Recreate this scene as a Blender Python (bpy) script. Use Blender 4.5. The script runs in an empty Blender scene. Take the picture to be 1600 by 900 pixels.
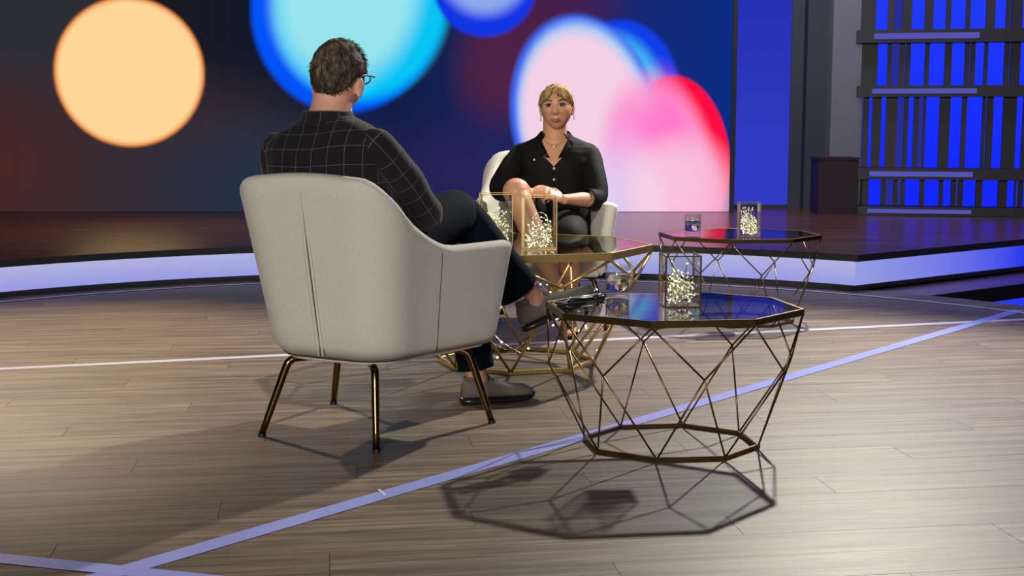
import bpy, bmesh, math, random
from math import sin, cos, pi, radians, sqrt, atan2
from mathutils import Vector, Matrix, noise
random.seed(7)
SC = bpy.context.scene
COL = SC.collection
V = Vector

# ------------------------------------------------------------------ camera, world, lights, exposure
cd = bpy.data.cameras.new('camera'); cam = bpy.data.objects.new('camera', cd); COL.objects.link(cam)
cam.location = (0, 0, 1.0); cam.rotation_euler = (pi/2 - 0.1279, 0, 0)
cd.sensor_width = 36; cd.lens = 2100/1600*36; cd.clip_start = .05; cd.clip_end = 60
SC.camera = cam
SC.view_settings.view_transform = 'Standard'; SC.view_settings.look = 'None'
SC.view_settings.exposure = 0.0; SC.view_settings.gamma = 1.0; SC.view_settings.use_curve_mapping = False
SC.cycles.max_bounces = 14; SC.cycles.transmission_bounces = 12; SC.cycles.transparent_max_bounces = 24; SC.cycles.caustics_reflective = False
SC.cycles.caustics_refractive = False; SC.cycles.sample_clamp_indirect = 6
w = bpy.data.worlds.new('studio_dark'); SC.world = w; w.use_nodes = True
w.node_tree.nodes['Background'].inputs[0].default_value = (.35, .4, .75, 1)
w.node_tree.nodes['Background'].inputs[1].default_value = .03

def look(o, target):
    d = V(target) - o.location
    o.rotation_euler = d.to_track_quat('-Z', 'Y').to_euler()
def spot(name, loc, tgt, power, color, angle, blend=.4, size=.08):
    l = bpy.data.lights.new(name, 'SPOT'); l.energy = power; l.color = color
    l.spot_size = radians(angle); l.spot_blend = blend; l.shadow_soft_size = size
    o = bpy.data.objects.new(name, l); o.location = loc; COL.objects.link(o); look(o, tgt); return o
def area(name, loc, tgt, power, color, sx, sy):
    l = bpy.data.lights.new(name, 'AREA'); l.energy = power; l.color = color
    l.shape = 'RECTANGLE'; l.size = sx; l.size_y = sy
    o = bpy.data.objects.new(name, l); o.location = loc; COL.objects.link(o); look(o, tgt); return o
spot('back_spotlight', (2.13, 7.84, 3.3), (.2, 3.9, .2), 1150, (1.0, .95, .82), 82, .6, .06)
spot('left_back_spotlight', (-3.6, 8.4, 3.8), (-1.9, 5.7, .1), 1000, (1.0, .80, .60), 40, .8, .10)
spot('front_spotlight', (-.9, .6, 3.3), (.2, 6.35, .85), 640, (1.0, .94, .86), 22, .6, .25)
area('front_softbox', (-1.6, -4.6, 2.3), (-.4, 4.4, .6), 460, (1.0, .95, .88), 2.0, 1.2)
spot('stage_glow_fill', (-2.2, 10.4, 4.4), (-2.5, 9.2, .2), 260, (1.0, .72, .45), 40, 1.0, .2)  # added fill, no real lamp: brightens the left stage floor with a warm glow
area('column_fill', (1.6, 8.8, 4.4), (2.8, 11.2, 1.0), 130, (.75, .78, 1.0), 1.0, 1.0)  # unseen overhead fill, added to lift the grey column beside the shelf
area('blue_wash', (4.6, 8.2, 4.0), (3.6, 9.4, 0), 60, (.12, .16, 1.0), 1.5, 1.5)

# ------------------------------------------------------------------ photo ray helper (used to measure where things stand)
def ray(px, py):
    a = 0.1279; dx = (px-800)/2100; dv = (450-py)/2100
    return V((dx, cos(a)+dv*sin(a), -sin(a)+dv*cos(a)))
def on_z(px, py, z=0.0):
    d = ray(px, py); return V((0, 0, 1)) + d*((z-1)/d.z)

# ------------------------------------------------------------------ materials
def lin(r, g, b):
    f = lambda c: ((c/255+.055)/1.055)**2.4 if c > 10 else c/255/12.92
    return (f(r), f(g), f(b), 1)
class NT:
    def __init__(s, name):
        s.m = bpy.data.materials.new(name); s.m.use_nodes = True; s.t = s.m.node_tree
        s.t.nodes.clear(); s.out = s.n('ShaderNodeOutputMaterial')
    def n(s, typ, **kw):
        x = s.t.nodes.new(typ)
        for k, v in kw.items(): setattr(x, k, v)
        return x
    def l(s, a, b): s.t.links.new(a, b)
    def math(s, op, a, b=None, c=None):
        x = s.n('ShaderNodeMath', operation=op)
        for i, q in enumerate((a, b, c)):
            if q is None: continue
            if isinstance(q, (int, float)): x.inputs[i].default_value = q
            else: s.l(q, x.inputs[i])
        return x.outputs[0]
    def mix(s, fac, a, b):
        x = s.n('ShaderNodeMix', data_type='RGBA')
        for i, q in ((0, fac), (6, a), (7, b)):
            if isinstance(q, (int, float)): x.inputs[i].default_value = q
            elif isinstance(q, tuple): x.inputs[i].default_value = q
            else: s.l(q, x.inputs[i])
        return x.outputs[2]
    def noise(s, vec, scale, detail=3, rough=.6):
        x = s.n('ShaderNodeTexNoise'); x.inputs['Scale'].default_value = scale
        x.inputs['Detail'].default_value = detail; x.inputs['Roughness'].default_value = rough
        if vec is not None: s.l(vec, x.inputs['Vector'])
        return x.outputs['Fac']
    def obj(s, scale=(1, 1, 1), kind='Object'):
        tc = s.n('ShaderNodeTexCoord'); mp = s.n('ShaderNodeMapping'); mp.inputs['Scale'].default_value = scale
        s.l(tc.outputs[kind], mp.inputs[0]); return mp.outputs[0]
    def ramp(s, fac, stops):
        x = s.n('ShaderNodeValToRGB'); r = x.color_ramp
        while len(r.elements) < len(stops): r.elements.new(.5)
        for e, (p, c) in zip(r.elements, stops): e.position = p; e.color = c
        s.l(fac, x.inputs[0]); return x.outputs[0]
    def bsdf(s, color=None, rough=.5, metal=0, spec=.5, bump=None, bstr=.2, bdist=.002, **kw):
        x = s.n('ShaderNodeBsdfPrincipled')
        for k, v in (('Base Color', color), ('Roughness', rough), ('Metallic', metal), ('Specular IOR Level', spec)):
            if v is None: continue
            if isinstance(v, (int, float, tuple)): x.inputs[k].default_value = v
            else: s.l(v, x.inputs[k])
        for k, v in kw.items(): x.inputs[k.replace('_', ' ')].default_value = v
        if bump is not None:
            b = s.n('ShaderNodeBump'); b.inputs['Strength'].default_value = bstr; b.inputs['Distance'].default_value = bdist
            s.l(bump, b.inputs['Height']); s.l(b.outputs[0], x.inputs['Normal'])
        s.l(x.outputs[0], s.out.inputs[0]); return x

def plain(name, c, rough=.5, metal=0, var=.12, scale=12, bstr=.15, spec=.5, **kw):
    t = NT(name); v = t.obj(); n = t.noise(v, scale)
    d = tuple(x*(1-var) for x in c[:3])+(1,); u = tuple(min(1, x*(1+var)) for x in c[:3])+(1,)
    t.bsdf(t.mix(n, d, u), rough, metal, spec, bump=t.noise(v, scale*8), bstr=bstr, **kw); return t.m
def emit(name, c, strength=1.0, c2=None, axis='Z', lo=0, hi=1):
    t = NT(name); e = t.n('ShaderNodeEmission'); e.inputs[1].default_value = strength
    if c2:
        sp = t.n('ShaderNodeSeparateXYZ'); t.l(t.obj(), sp.inputs[0])
        f = t.math('MULTIPLY_ADD', sp.outputs[axis], 1/(hi-lo), -lo/(hi-lo))
        t.l(t.ramp(f, [(0, c), (1, c2)]), e.inputs[0])
    else: e.inputs[0].default_value = c
    t.l(e.outputs[0], t.out.inputs[0]); return t.m
def thin_glass(name, tint=(1, 1, 1, 1), ior=1.5):
    t = NT(name); g = t.n('ShaderNodeNewGeometry')
    f = t.n('ShaderNodeFresnel')
    i = t.math('MULTIPLY_ADD', g.outputs['Backfacing'], 1/ior-ior, ior); t.l(i, f.inputs['IOR'])
    tr = t.n('ShaderNodeBsdfTransparent'); tr.inputs[0].default_value = tint
    gl = t.n('ShaderNodeBsdfGlossy'); gl.inputs['Roughness'].default_value = .01
    m = t.n('ShaderNodeMixShader'); t.l(f.outputs[0], m.inputs[0]); t.l(tr.outputs[0], m.inputs[1]); t.l(gl.outputs[0], m.inputs[2])
    t.l(m.outputs[0], t.out.inputs[0]); return t.m

def wood_plank():
    t = NT('wood_floor_planks'); oi = t.n('ShaderNodeObjectInfo'); tc = t.n('ShaderNodeTexCoord')
    off = t.n('ShaderNodeVectorMath', operation='ADD'); cb = t.n('ShaderNodeCombineXYZ')
    r = t.math('MULTIPLY', oi.outputs['Random'], 37.0); t.l(r, cb.inputs[0]); t.l(r, cb.inputs[1])
    t.l(tc.outputs['Object'], off.inputs[0]); t.l(cb.outputs[0], off.inputs[1])
    def mp(sc):
        m = t.n('ShaderNodeMapping'); m.inputs['Scale'].default_value = sc; t.l(off.outputs[0], m.inputs[0]); return m.outputs[0]
    a = t.noise(mp((1.6, 34, 1)), 1.0, 5, .65); b = t.noise(mp((5, 120, 1)), 1.0, 4, .7); c = t.noise(mp((.7, 6, 1)), 1.0, 3)
    g = t.math('ADD', t.math('MULTIPLY', a, .55), t.math('ADD', t.math('MULTIPLY', b, .3), t.math('MULTIPLY', c, .15)))
    col = t.ramp(g, [(.36, lin(50, 39, 31)), (.46, lin(94, 77, 61)), (.54, lin(124, 105, 86)), (.66, lin(162, 142, 120))])
    kn = t.noise(mp((2.2, 11, 1)), 1.3, 2)
    dk = t.math('MULTIPLY', t.math('GREATER_THAN', kn, .70), .35)
    col = t.mix(dk, col, lin(60, 48, 40))
    tint = t.mix(t.math('MULTIPLY', oi.outputs['Random'], .16), col, lin(80, 68, 58))
    ro = t.math('MULTIPLY_ADD', b, .22, .40)
    t.bsdf(tint, ro, 0, .5, bump=b, bstr=.25, bdist=.0012); return t.m
def stage_wood():
    t = NT('dark_stage_laminate'); v = t.obj((1.2, 22, 1)); v2 = t.obj((4, 90, 1))
    g = t.math('ADD', t.math('MULTIPLY', t.noise(v, 1, 5), .6), t.math('MULTIPLY', t.noise(v2, 1, 3), .4))
    col = t.ramp(g, [(.35, lin(66, 38, 30)), (.6, lin(112, 70, 56)), (.75, lin(136, 90, 72))])
    t.bsdf(col, t.math('MULTIPLY_ADD', g, .12, .20), 0, .5); return t.m
def fabric(name, c, scale=150, var=.17):
    t = NT(name); v = t.obj(); n = t.noise(v, scale, 2); b = t.noise(v, 5, 3)
    d = tuple(x*(1-var) for x in c[:3])+(1,); u = tuple(min(1, x*(1+var)) for x in c[:3])+(1,)
    col = t.mix(t.math('MULTIPLY_ADD', n, .7, t.math('MULTIPLY', b, .3)), d, u)
    t.bsdf(col, .9, 0, .15, bump=n, bstr=.35, bdist=.0015, Sheen_Weight=.15); return t.m
def plaid():
    t = NT('dark_windowpane_check_wool'); tc = t.n('ShaderNodeTexCoord'); sp = t.n('ShaderNodeSeparateXYZ')
    t.l(tc.outputs['UV'], sp.inputs[0])
    def line(o):
        x = t.math('FRACT', t.math('DIVIDE', o, .056)); x = t.math('ABSOLUTE', t.math('SUBTRACT', x, .5))
        return t.math('LESS_THAN', x, .016)
    m = t.math('MAXIMUM', line(sp.outputs[0]), line(sp.outputs[1]))
    n = t.noise(t.obj(), 300, 2)
    base = t.mix(n, lin(20, 19, 23), lin(34, 32, 38))
    col = t.mix(t.math('MULTIPLY', m, .32), base, lin(150, 148, 148))
    t.bsdf(col, .9, 0, .2, bump=t.noise(t.obj(), 9, 3), bstr=.5, bdist=.012, Sheen_Weight=.1); return t.m
def denim():
    t = NT('dark_blue_denim'); n = t.noise(t.obj(), 350, 2); b = t.noise(t.obj(), 7, 3)
    col = t.mix(t.math('MULTIPLY_ADD', n, .4, t.math('MULTIPLY', b, .5)), lin(4, 9, 18), lin(12, 24, 40))
    t.bsdf(col, .9, 0, .08, bump=t.noise(t.obj((1, 1, 2)), 8, 3), bstr=.35, bdist=.01); return t.m
def skinm(name, c, c2):
    t = NT(name); n = t.noise(t.obj(), 9, 4); n2 = t.noise(t.obj(), 160, 2)
    x = t.bsdf(t.mix(n, c, c2), .48, 0, .45, bump=n2, bstr=.12, bdist=.001)
    x.inputs['Subsurface Weight'].default_value = .12; x.inputs['Subsurface Radius'].default_value = (.02, .008, .004)
    x.inputs['Subsurface Scale'].default_value = .5; return t.m
def hairm(name, stops, sc=(60, 60, 14)):
    t = NT(name); n = t.noise(t.obj(sc), 1.2, 4); t.bsdf(t.ramp(n, stops), .72, 0, .2, bump=n, bstr=.5, bdist=.003); return t.m

M = {}
M['plank'] = wood_plank(); M['stage'] = stage_wood()
M['joint'] = plain('dark_floor_joint', lin(30, 24, 20), .8)
M['tape'] = plain('lilac_floor_tape', (.36, .40, .93, 1), .32, var=.12, scale=6, bstr=.2)
M['tape_pale'] = plain('pale_floor_tape', (.62, .60, .72, 1), .35, var=.1, scale=6)
M['black'] = plain('matt_black_paint', lin(20, 20, 22), .6)
M['kick'] = plain('black_grey_riser_trim', lin(44, 44, 46), .45)
M['fabric'] = fabric('light_grey_woven_upholstery', lin(214, 208, 196))
M['seam'] = plain('dark_seam_thread', lin(70, 66, 60), .9)
M['cushion'] = fabric('pale_grey_seat_upholstery', lin(205, 202, 194))
M['darkbrass'] = plain('polished_dark_brass', lin(120, 96, 62), .22, 1.0, .1)
M['brass'] = plain('satin_antique_brass', lin(118, 98, 62), .34, 1.0, .1)
M['gold'] = plain('warm_gold_tube', lin(214, 184, 118), .36, .8, .08)
M['rubber'] = plain('black_rubber', lin(16, 16, 17), .5)
M['tabletop'] = thin_glass('clear_table_glass', (.80, .84, .84, 1))
M['vaseglass'] = thin_glass('clear_vase_glass', (.95, .96, .94, 1))
M['plaid'] = plaid(); M['denim'] = denim()
M['skin_m'] = skinm('fair_skin', lin(196, 142, 120), lin(212, 160, 138))
M['skin_w'] = skinm('tanned_skin', lin(196, 138, 104), lin(214, 160, 126))
M['hair_m'] = hairm('dark_greying_hair', [(.3, lin(28, 22, 18)), (.5, lin(62, 50, 40)), (.72, lin(112, 98, 82))])
M['hair_w'] = hairm('blonde_hair', [(.3, lin(104, 80, 48)), (.5, lin(168, 136, 88)), (.7, lin(206, 180, 130))])
M['shirt'] = plain('black_satin_shirt_cloth', lin(19, 16, 17), .78, var=.25, scale=5, bstr=.5, spec=.18)
M['shoe'] = plain('grey_brown_nubuck', lin(104, 96, 86), .85, var=.14, scale=30)
M['sole'] = plain('dark_rubber_sole', lin(24, 26, 30), .3)
M['lace'] = plain('brown_shoe_lace', lin(58, 44, 36), .8)
M['whitecloth'] = plain('white_shirt_cloth', lin(215, 215, 218), .8)
M['lips'] = plain('rose_lips', lin(172, 98, 84), .4)
M['brow'] = plain('dark_brow_hair', lin(66, 44, 32), .8)
M['eyewhite'] = plain('eye_white', lin(190, 180, 172), .2)
M['iris'] = plain('dark_iris', lin(24, 16, 14), .15)
M['lid'] = plain('dark_eye_makeup', lin(46, 30, 26), .5)
M['button'] = plain('pearl_button', lin(200, 200, 200), .25)
M['silver'] = plain('polished_silver', lin(210, 208, 205), .2, 1.0)
M['bulb'] = emit('warm_white_light_bead', (1, .94, .70, 1), 1.7)
M['wire'] = plain('silver_copper_wire', lin(225, 216, 180), .35, .7)
M['paper'] = plain('white_paper', lin(225, 225, 228), .8)
M['bluecap'] = plain('blue_plastic', lin(24, 40, 130), .3)
M['penclear'] = plain('pale_grey_plastic', lin(165, 172, 178), .25)
M['column'] = plain('grey_painted_panel', lin(120, 118, 126), .7, var=.08, scale=2)
M['column_dark'] = plain('dark_grey_panel', lin(52, 56, 64), .6, var=.08, scale=2)
M['maroon'] = plain('dark_maroon_cabinet', lin(42, 20, 21), .6)
M['shelf'] = plain('black_shelf_board', lin(18, 15, 17), .5)
M['slat_b'] = plain('black_slat', lin(9, 8, 12), .5)
M['slat_r'] = plain('dark_brown_slat', lin(34, 16, 17), .5)
M['led'] = emit('lilac_riser_light', lin(152, 154, 226), 1.0, lin(176, 179, 222), 'Z', .035, .17)
M['led_blue'] = emit('blue_riser_light', lin(150, 155, 225), 1.0, lin(38, 58, 235), 'X', 2.0, 3.3)
M['led_step'] = emit('blue_step_light', lin(40, 58, 240), 1.0)
M['bluepanel'] = emit('backlit_blue_panel', lin(50, 58, 196), 1.0, lin(38, 48, 178), 'Z', .3, 1.9)
M['pane'] = emit('bright_blue_backlit_pane', lin(20, 40, 255), 1.0, lin(34, 62, 240), 'Z', .3, 2.0)
M['pane_dim'] = emit('dim_blue_backlit_pane', lin(40, 44, 150), 1.0)
M['ledbar'] = emit('lilac_shelf_light_bar', lin(84, 84, 176), 1.0)

# ------------------------------------------------------------------ mesh helpers
def smooth(me, on=True):
    for p in me.polygons: p.use_smooth = on
def mk(name, verts, faces, mat, parent=None, org=None, sm=False, uv=None):
    """verts in world (or parent-local when org is None); org = world origin of the parent thing"""
    me = bpy.data.meshes.new(name)
    if org is not None: verts = [V(v)-V(org) for v in verts]
    me.from_pydata([tuple(v) for v in verts], [], faces)
    if uv:
        L = me.uv_layers.new(name='UVMap')
        for p in me.polygons:
            for li in p.loop_indices: L.data[li].uv = uv[me.loops[li].vertex_index]
    me.update(); smooth(me, sm)
    for m in (mat if isinstance(mat, (list, tuple)) else [mat]): me.materials.append(m)
    o = bpy.data.objects.new(name, me); COL.objects.link(o)
    if parent is not None: o.parent = parent
    return o
def recalc(o):
    bm = bmesh.new(); bm.from_mesh(o.data); bmesh.ops.recalc_face_normals(bm, faces=bm.faces); bm.to_mesh(o.data); bm.free(); return o
def tag(o, label=None, cat=None, group=None, kind=None):
    if label: o['label'] = label
    if cat: o['category'] = cat
    if group: o['group'] = group
    if kind: o['kind'] = kind
    return o
def empty(name, loc=(0, 0, 0), rz=0, label=None, cat=None, group=None, kind=None):
    o = bpy.data.objects.new(name, None); COL.objects.link(o); o.location = loc; o.rotation_euler = (0, 0, rz)
    o.empty_display_size = .1
    return tag(o, label, cat, group, kind)
def copy_tree(o, parent=None):
    c = o.copy(); COL.objects.link(c); c.parent = parent
    for ch in list(o.children): copy_tree(ch, c)
    return c
class B:
    """collects geometry"""
    def __init__(s): s.v = []; s.f = []
    def add(s, vs, fs):
        n = len(s.v); s.v += [V(v) for v in vs]; s.f += [tuple(i+n for i in f) for f in fs]; return s
    def box(s, a, b):
        x0, y0, z0 = a; x1, y1, z1 = b
        return s.add([(x0, y0, z0), (x1, y0, z0), (x1, y1, z0), (x0, y1, z0), (x0, y0, z1), (x1, y0, z1), (x1, y1, z1), (x0, y1, z1)],
                     [(3, 2, 1, 0), (4, 5, 6, 7), (0, 1, 5, 4), (1, 2, 6, 5), (2, 3, 7, 6), (3, 0, 4, 7)])
    def prism(s, poly, z0, z1):
        n = len(poly); vs = [(p[0], p[1], z0) for p in poly]+[(p[0], p[1], z1) for p in poly]
        fs = [tuple(range(n-1, -1, -1)), tuple(range(n, 2*n))]+[(i, (i+1) % n, (i+1) % n+n, i+n) for i in range(n)]
        return s.add(vs, fs)
    def rod(s, p, q, r, n=8, r2=None):
        p = V(p); q = V(q); d = (q-p).normalized(); a = d.orthogonal().normalized(); b = d.cross(a); r2 = r if r2 is None else r2
        vs = []
        for c, rr in ((p, r), (q, r2)):
            for i in range(n):
                t = 2*pi*i/n; vs.append(c+(a*cos(t)+b*sin(t))*rr)
        return s.add(vs, [tuple(range(n-1, -1, -1)), tuple(range(n, 2*n))]+[(i, (i+1) % n, (i+1) % n+n, i+n) for i in range(n)])
    def ball(s, c, r, n=6, m=4, sc=(1, 1, 1)):
        c = V(c); vs = [c+V((0, 0, -r*sc[2]))]
        for j in range(1, m):
            ph = -pi/2+pi*j/m
            for i in range(n):
                t = 2*pi*i/n; vs.append(c+V((r*cos(ph)*cos(t)*sc[0], r*cos(ph)*sin(t)*sc[1], r*sin(ph)*sc[2])))
        vs.append(c+V((0, 0, r*sc[2]))); fs = []
        for i in range(n):
            fs.append((0, 1+(i+1) % n, 1+i)); k = 1+(m-2)*n
            fs.append((k+i, k+(i+1) % n, k+n))
        for j in range(m-2):
            for i in range(n):
                a = 1+j*n+i; b = 1+j*n+(i+1) % n; fs.append((a, b, b+n, a+n))
        return s.add(vs, fs)
    def rings(s, R, cap=True):
        n = len(R[0]); base = [v for r in R for v in r]; fs = []
        for j in range(len(R)-1):
            for i in range(n):
                a = j*n+i; b = j*n+(i+1) % n; fs.append((a, b, b+n, a+n))
        if cap: fs += [tuple(range(n-1, -1, -1)), tuple(range((len(R)-1)*n, len(R)*n))]
        return s.add(base, fs)
    def make(s, name, mat, parent=None, org=None, sm=False, uv=None, fix=True):
        o = mk(name, s.v, s.f, mat, parent, org, sm, uv)
        return recalc(o) if fix else o
def bevel(o, wd, seg=2):
    m = o.modifiers.new('bevel', 'BEVEL'); m.width = wd; m.segments = seg; m.limit_method = 'ANGLE'; m.angle_limit = radians(40); return o
def subsurf(o, n=1):
    m = o.modifiers.new('sub', 'SUBSURF'); m.levels = n; m.render_levels = n; return o
def catmull(P, R, sub):
    P = [V(p) for p in P]; o = []; rr = []
    n = len(P)
    for i in range(n-1):
        p0 = P[i-1] if i > 0 else P[i]*2-P[i+1]; p1 = P[i]; p2 = P[i+1]; p3 = P[i+2] if i+2 < n else P[i+1]*2-P[i]
        for k in range(sub):
            t = k/sub
            o.append(.5*((2*p1)+(p2-p0)*t+(2*p0-5*p1+4*p2-p3)*t*t+(3*p1-p0-3*p2+p3)*t*t*t))
            a, b = R[i], R[i+1]; u = t*t*(3-2*t)
            rr.append(tuple(a[q]*(1-u)+b[q]*u for q in range(2)))
    o.append(P[-1]); rr.append(R[-1]); return o, rr
def limb_rings(P, R, sub=4, n=16, round_ends=True, ref=None):
    R = [(r, r) if isinstance(r, (int, float)) else r for r in R]
    C, rr = catmull(P, R, sub)
    T = [((C[min(i+1, len(C)-1)]-C[max(i-1, 0)]).normalized()) for i in range(len(C))]
    a = V(ref) if ref is not None else T[0].orthogonal()
    out = []
    def ring(c, t, aa, ra, rb):
        aa = (aa-t*aa.dot(t)).normalized(); bb = t.cross(aa)
        return [c+aa*(cos(2*pi*i/n)*ra)+bb*(sin(2*pi*i/n)*rb) for i in range(n)], aa
    if round_ends:
        for k in (0.08, .35, .7):
            s_ = sqrt(1-(1-k)**2) if k < 1 else 1
            rg, a = ring(C[0]-T[0]*(rr[0][0]*(1-k)), T[0], a, rr[0][0]*s_, rr[0][1]*s_); out.append(rg)
    for c, t, r in zip(C, T, rr):
        rg, a = ring(c, t, a, *r); out.append(rg)
    if round_ends:
        for k in (.7, .35, .08):
            s_ = sqrt(1-(1-k)**2)
            rg, a = ring(C[-1]+T[-1]*(rr[-1][0]*(1-k)), T[-1], a, rr[-1][0]*s_, rr[-1][1]*s_); out.append(rg)
    return out
def ring_uv(R, start=0):
    uv = []; v = 0
    for j, r in enumerate(R):
        if j: v += sum((r[i]-R[j-1][i]).length for i in range(len(r)))/len(r)
        n = len(r); s_ = [0]*n; acc = 0
        for k in range(1, n//2+1):
            acc += (r[(start+k) % n]-r[(start+k-1) % n]).length; s_[(start+k) % n] = acc
        acc = 0
        for k in range(1, (n+1)//2):
            acc += (r[(start-k) % n]-r[(start-k+1) % n]).length; s_[(start-k) % n] = -acc
        uv += [(q+10.028, v+10) for q in s_]
    return uv
def remesh(name, b, mat, parent, org, voxel=.004, it=2):
    o = b.make(name, mat, None, org, True)
    m = o.modifiers.new('r', 'REMESH'); m.mode = 'VOXEL'; m.voxel_size = voxel; m.use_smooth_shade = True
    s_ = o.modifiers.new('s', 'SMOOTH'); s_.factor = .5; s_.iterations = it
    dg = bpy.context.evaluated_depsgraph_get(); dg.update()
    me = bpy.data.meshes.new_from_object(o.evaluated_get(dg)); old = o.data
    o.modifiers.clear(); o.data = me; me.name = name; bpy.data.meshes.remove(old)
    if not me.materials: me.materials.append(mat)
    smooth(me); o.parent = parent; return o

# ------------------------------------------------------------------ floor
DC = V((-.25, 4.65)); DR = 3.82
def clip_disc(poly, c, R):
    # clip convex polygon by regular 96-gon
    N = 96
    for k in range(N):
        a = 2*pi*(k+.5)/N; nx, ny = cos(a), sin(a); d = R
        out = []
        for i in range(len(poly)):
            p = poly[i]; q = poly[(i+1) % len(poly)]
            sp = (p[0]-c[0])*nx+(p[1]-c[1])*ny-d; sq = (q[0]-c[0])*nx+(q[1]-c[1])*ny-d
            if sp <= 0: out.append(p)
            if (sp < 0) != (sq < 0) and abs(sp-sq) > 1e-9:
                t = sp/(sp-sq); out.append((p[0]+(q[0]-p[0])*t, p[1]+(q[1]-p[1])*t))
        poly = out
        if len(poly) < 3: return None
    return poly
floor = B().prism([(DC.x+DR*cos(2*pi*i/96), DC.y+DR*sin(2*pi*i/96)) for i in range(96)], -.24, -.006).make('floor', M['joint'])
tag(floor, kind='structure')
ang = radians(8); ca, sa = cos(ang), sin(ang)
PW = .157; PL = 1.62
j0 = int(math.floor((0.4-2.864)/PW)); npl = 0
for j in range(-14, 40):
    n0 = 2.864+PW*j; off = (j*.61 % 1)*PL
    for i in range(-5, 6):
        u0 = i*PL+off; g = .0006
        c = [(u0+g, n0+g), (u0+PL-g, n0+g), (u0+PL-g, n0+PW-g), (u0+g, n0+PW-g)]
        wc = [(u*ca-v*sa, u*sa+v*ca) for u, v in c]
        pc = clip_disc(wc, DC, DR-.01)
        if not pc: continue
        A = abs(sum(pc[k][0]*pc[(k+1) % len(pc)][1]-pc[(k+1) % len(pc)][0]*pc[k][1] for k in range(len(pc))))/2
        if A < .004: continue
        loc = [((x*ca+y*sa), (-x*sa+y*ca)) for x, y in pc]
        cx, cy = u0+PL/2, n0+PW/2
        loc = [(x-cx, y-cy) for x, y in loc]
        dz = -random.random()*.0004
        o = B().prism(loc, -.006, dz).make('plank', M['plank'], floor)
        o.location = (cx*ca-cy*sa, cx*sa+cy*ca, 0); o.rotation_euler = (0, 0, ang); npl += 1
print('planks', npl)

# floor tapes
def strip(name, pts, wd, z, mat, label, h=.0007):
    pts = [V((p[0], p[1])) for p in pts]; L = []; Rr = []
    for i, p in enumerate(pts):
        d = (pts[min(i+1, len(pts)-1)]-pts[max(i-1, 0)]).normalized(); nrm = V((-d.y, d.x))
        L.append(p+nrm*wd/2); Rr.append(p-nrm*wd/2)
    b = B(); n = len(pts)
    vs = [(p.x, p.y, z) for p in L]+[(p.x, p.y, z) for p in Rr]+[(p.x, p.y, z+h) for p in L]+[(p.x, p.y, z+h) for p in Rr]
    fs = []
    for i in range(n-1):
        fs += [(2*n+i, 2*n+i+1, 3*n+i+1, 3*n+i), (i, n+i, n+i+1, i+1), (i, i+1, 2*n+i+1, 2*n+i), (n+i+1, n+i, 3*n+i, 3*n+i+1)]
    fs += [(0, 2*n, 3*n, n), (n-1, 2*n-1, 4*n-1, 3*n-1)]
    o = b.add(vs, fs).make(name, mat); tag(o, label, 'tape', 'lines of tape on the studio floor'); return o
def seg(p, q, n=2): return [V(p).lerp(V(q), i/(n-1)) for i in range(n)]
strip('floor_tape', [(-3.10, 4.95), (2.70, 6.61)], .052, .0001, M['tape_pale'], 'pale straight floor tape running behind the near armchair and the front table')
strip('floor_tape', [(-.99, 2.72), (2.62, 6.87)], .062, .0010, M['tape'], 'wide lilac diagonal floor tape passing under the front glass table')
strip('floor_tape', [(-2.2, 3.24), (-.30, 2.71)], .055, .0020, M['tape'], 'short lilac floor tape crossing the bottom left corner')
strip('floor_tape', [(-.358, 3.515), (-.336, 3.462)], .008, .0018, M['whitecloth'], 'tiny white tick of tape across the wide lilac diagonal tape')
strip('floor_tape', [(DC.x+3.555*cos(radians(a)), DC.y+3.555*sin(radians(a))) for a in range(30, 171, 3)], .03, .0028, M['tape_pale'],
      'thin curved white line following the rim of the round floor')

# ------------------------------------------------------------------ stage
RR = 3.70; TH0, TH1 = radians(172), atan2(7.63-4.65, 1.98+.25)
arc = [(DC.x+RR*cos(TH0+(TH1-TH0)*i/48), DC.y+RR*sin(TH0+(TH1-TH0)*i/48)) for i in range(49)]
cor = arc[-1]; dirr = V((1.30, .97)).normalized(); rt = (cor[0]+dirr.x*4.6, cor[1]+dirr.y*4.6)
def outline(off):
    a = [(DC.x+(RR+off)*cos(TH0+(TH1-TH0)*i/48), DC.y+(RR+off)*sin(TH0+(TH1-TH0)*i/48)) for i in range(49)]
    nr = V((-dirr.y, dirr.x)); k = off
    c = V(a[-1])*0+V((cor[0], cor[1]))+nr*k*1.0+dirr*(-k*.25)
    a[-1] = (c.x, c.y); r = V(rt)+nr*k
    return a, (r.x, r.y)
def stage_body(off):
    a, r = outline(off); return a+[r, (rt[0], 13.2), (-8.5, 13.2), (-8.5, a[0][1])]
stg = empty('stage', (0, 8.4, 0), kind='structure', label='raised dark glossy stage behind the round floor')
def sub(bb, name, mat, **k): return bb.make(name, mat, stg, (0, 8.4, 0), **k)
sub(B().prism(stage_body(.0), .172, .21), 'stage_top', M['stage'])
sub(B().prism(stage_body(.035), .001, .036), 'kick_board', M['kick'])
def ribbon(pts, z0, z1, th=.01):
    n = len(pts); vs = [(p[0], p[1], z0) for p in pts]+[(p[0], p[1], z1) for p in pts]
    return B().add(vs, [(i, i+1, n+i+1, n+i) for i in range(n-1)])
a_, r_ = outline(.012)
lb = sub(ribbon(a_, .034, .173), 'led_strip', M['led']); lb['label'] = 'lilac glowing curved riser band'
lb = sub(ribbon([a_[-1], r_], .034, .173), 'led_strip', M['led_blue']); lb['label'] = 'blue glowing straight riser band'
ln, _ = outline(-.006)
a2, r2 = outline(-.004)
sub(ribbon(a2+[r2], .171, .211), 'edge_trim', M['kick'])
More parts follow.
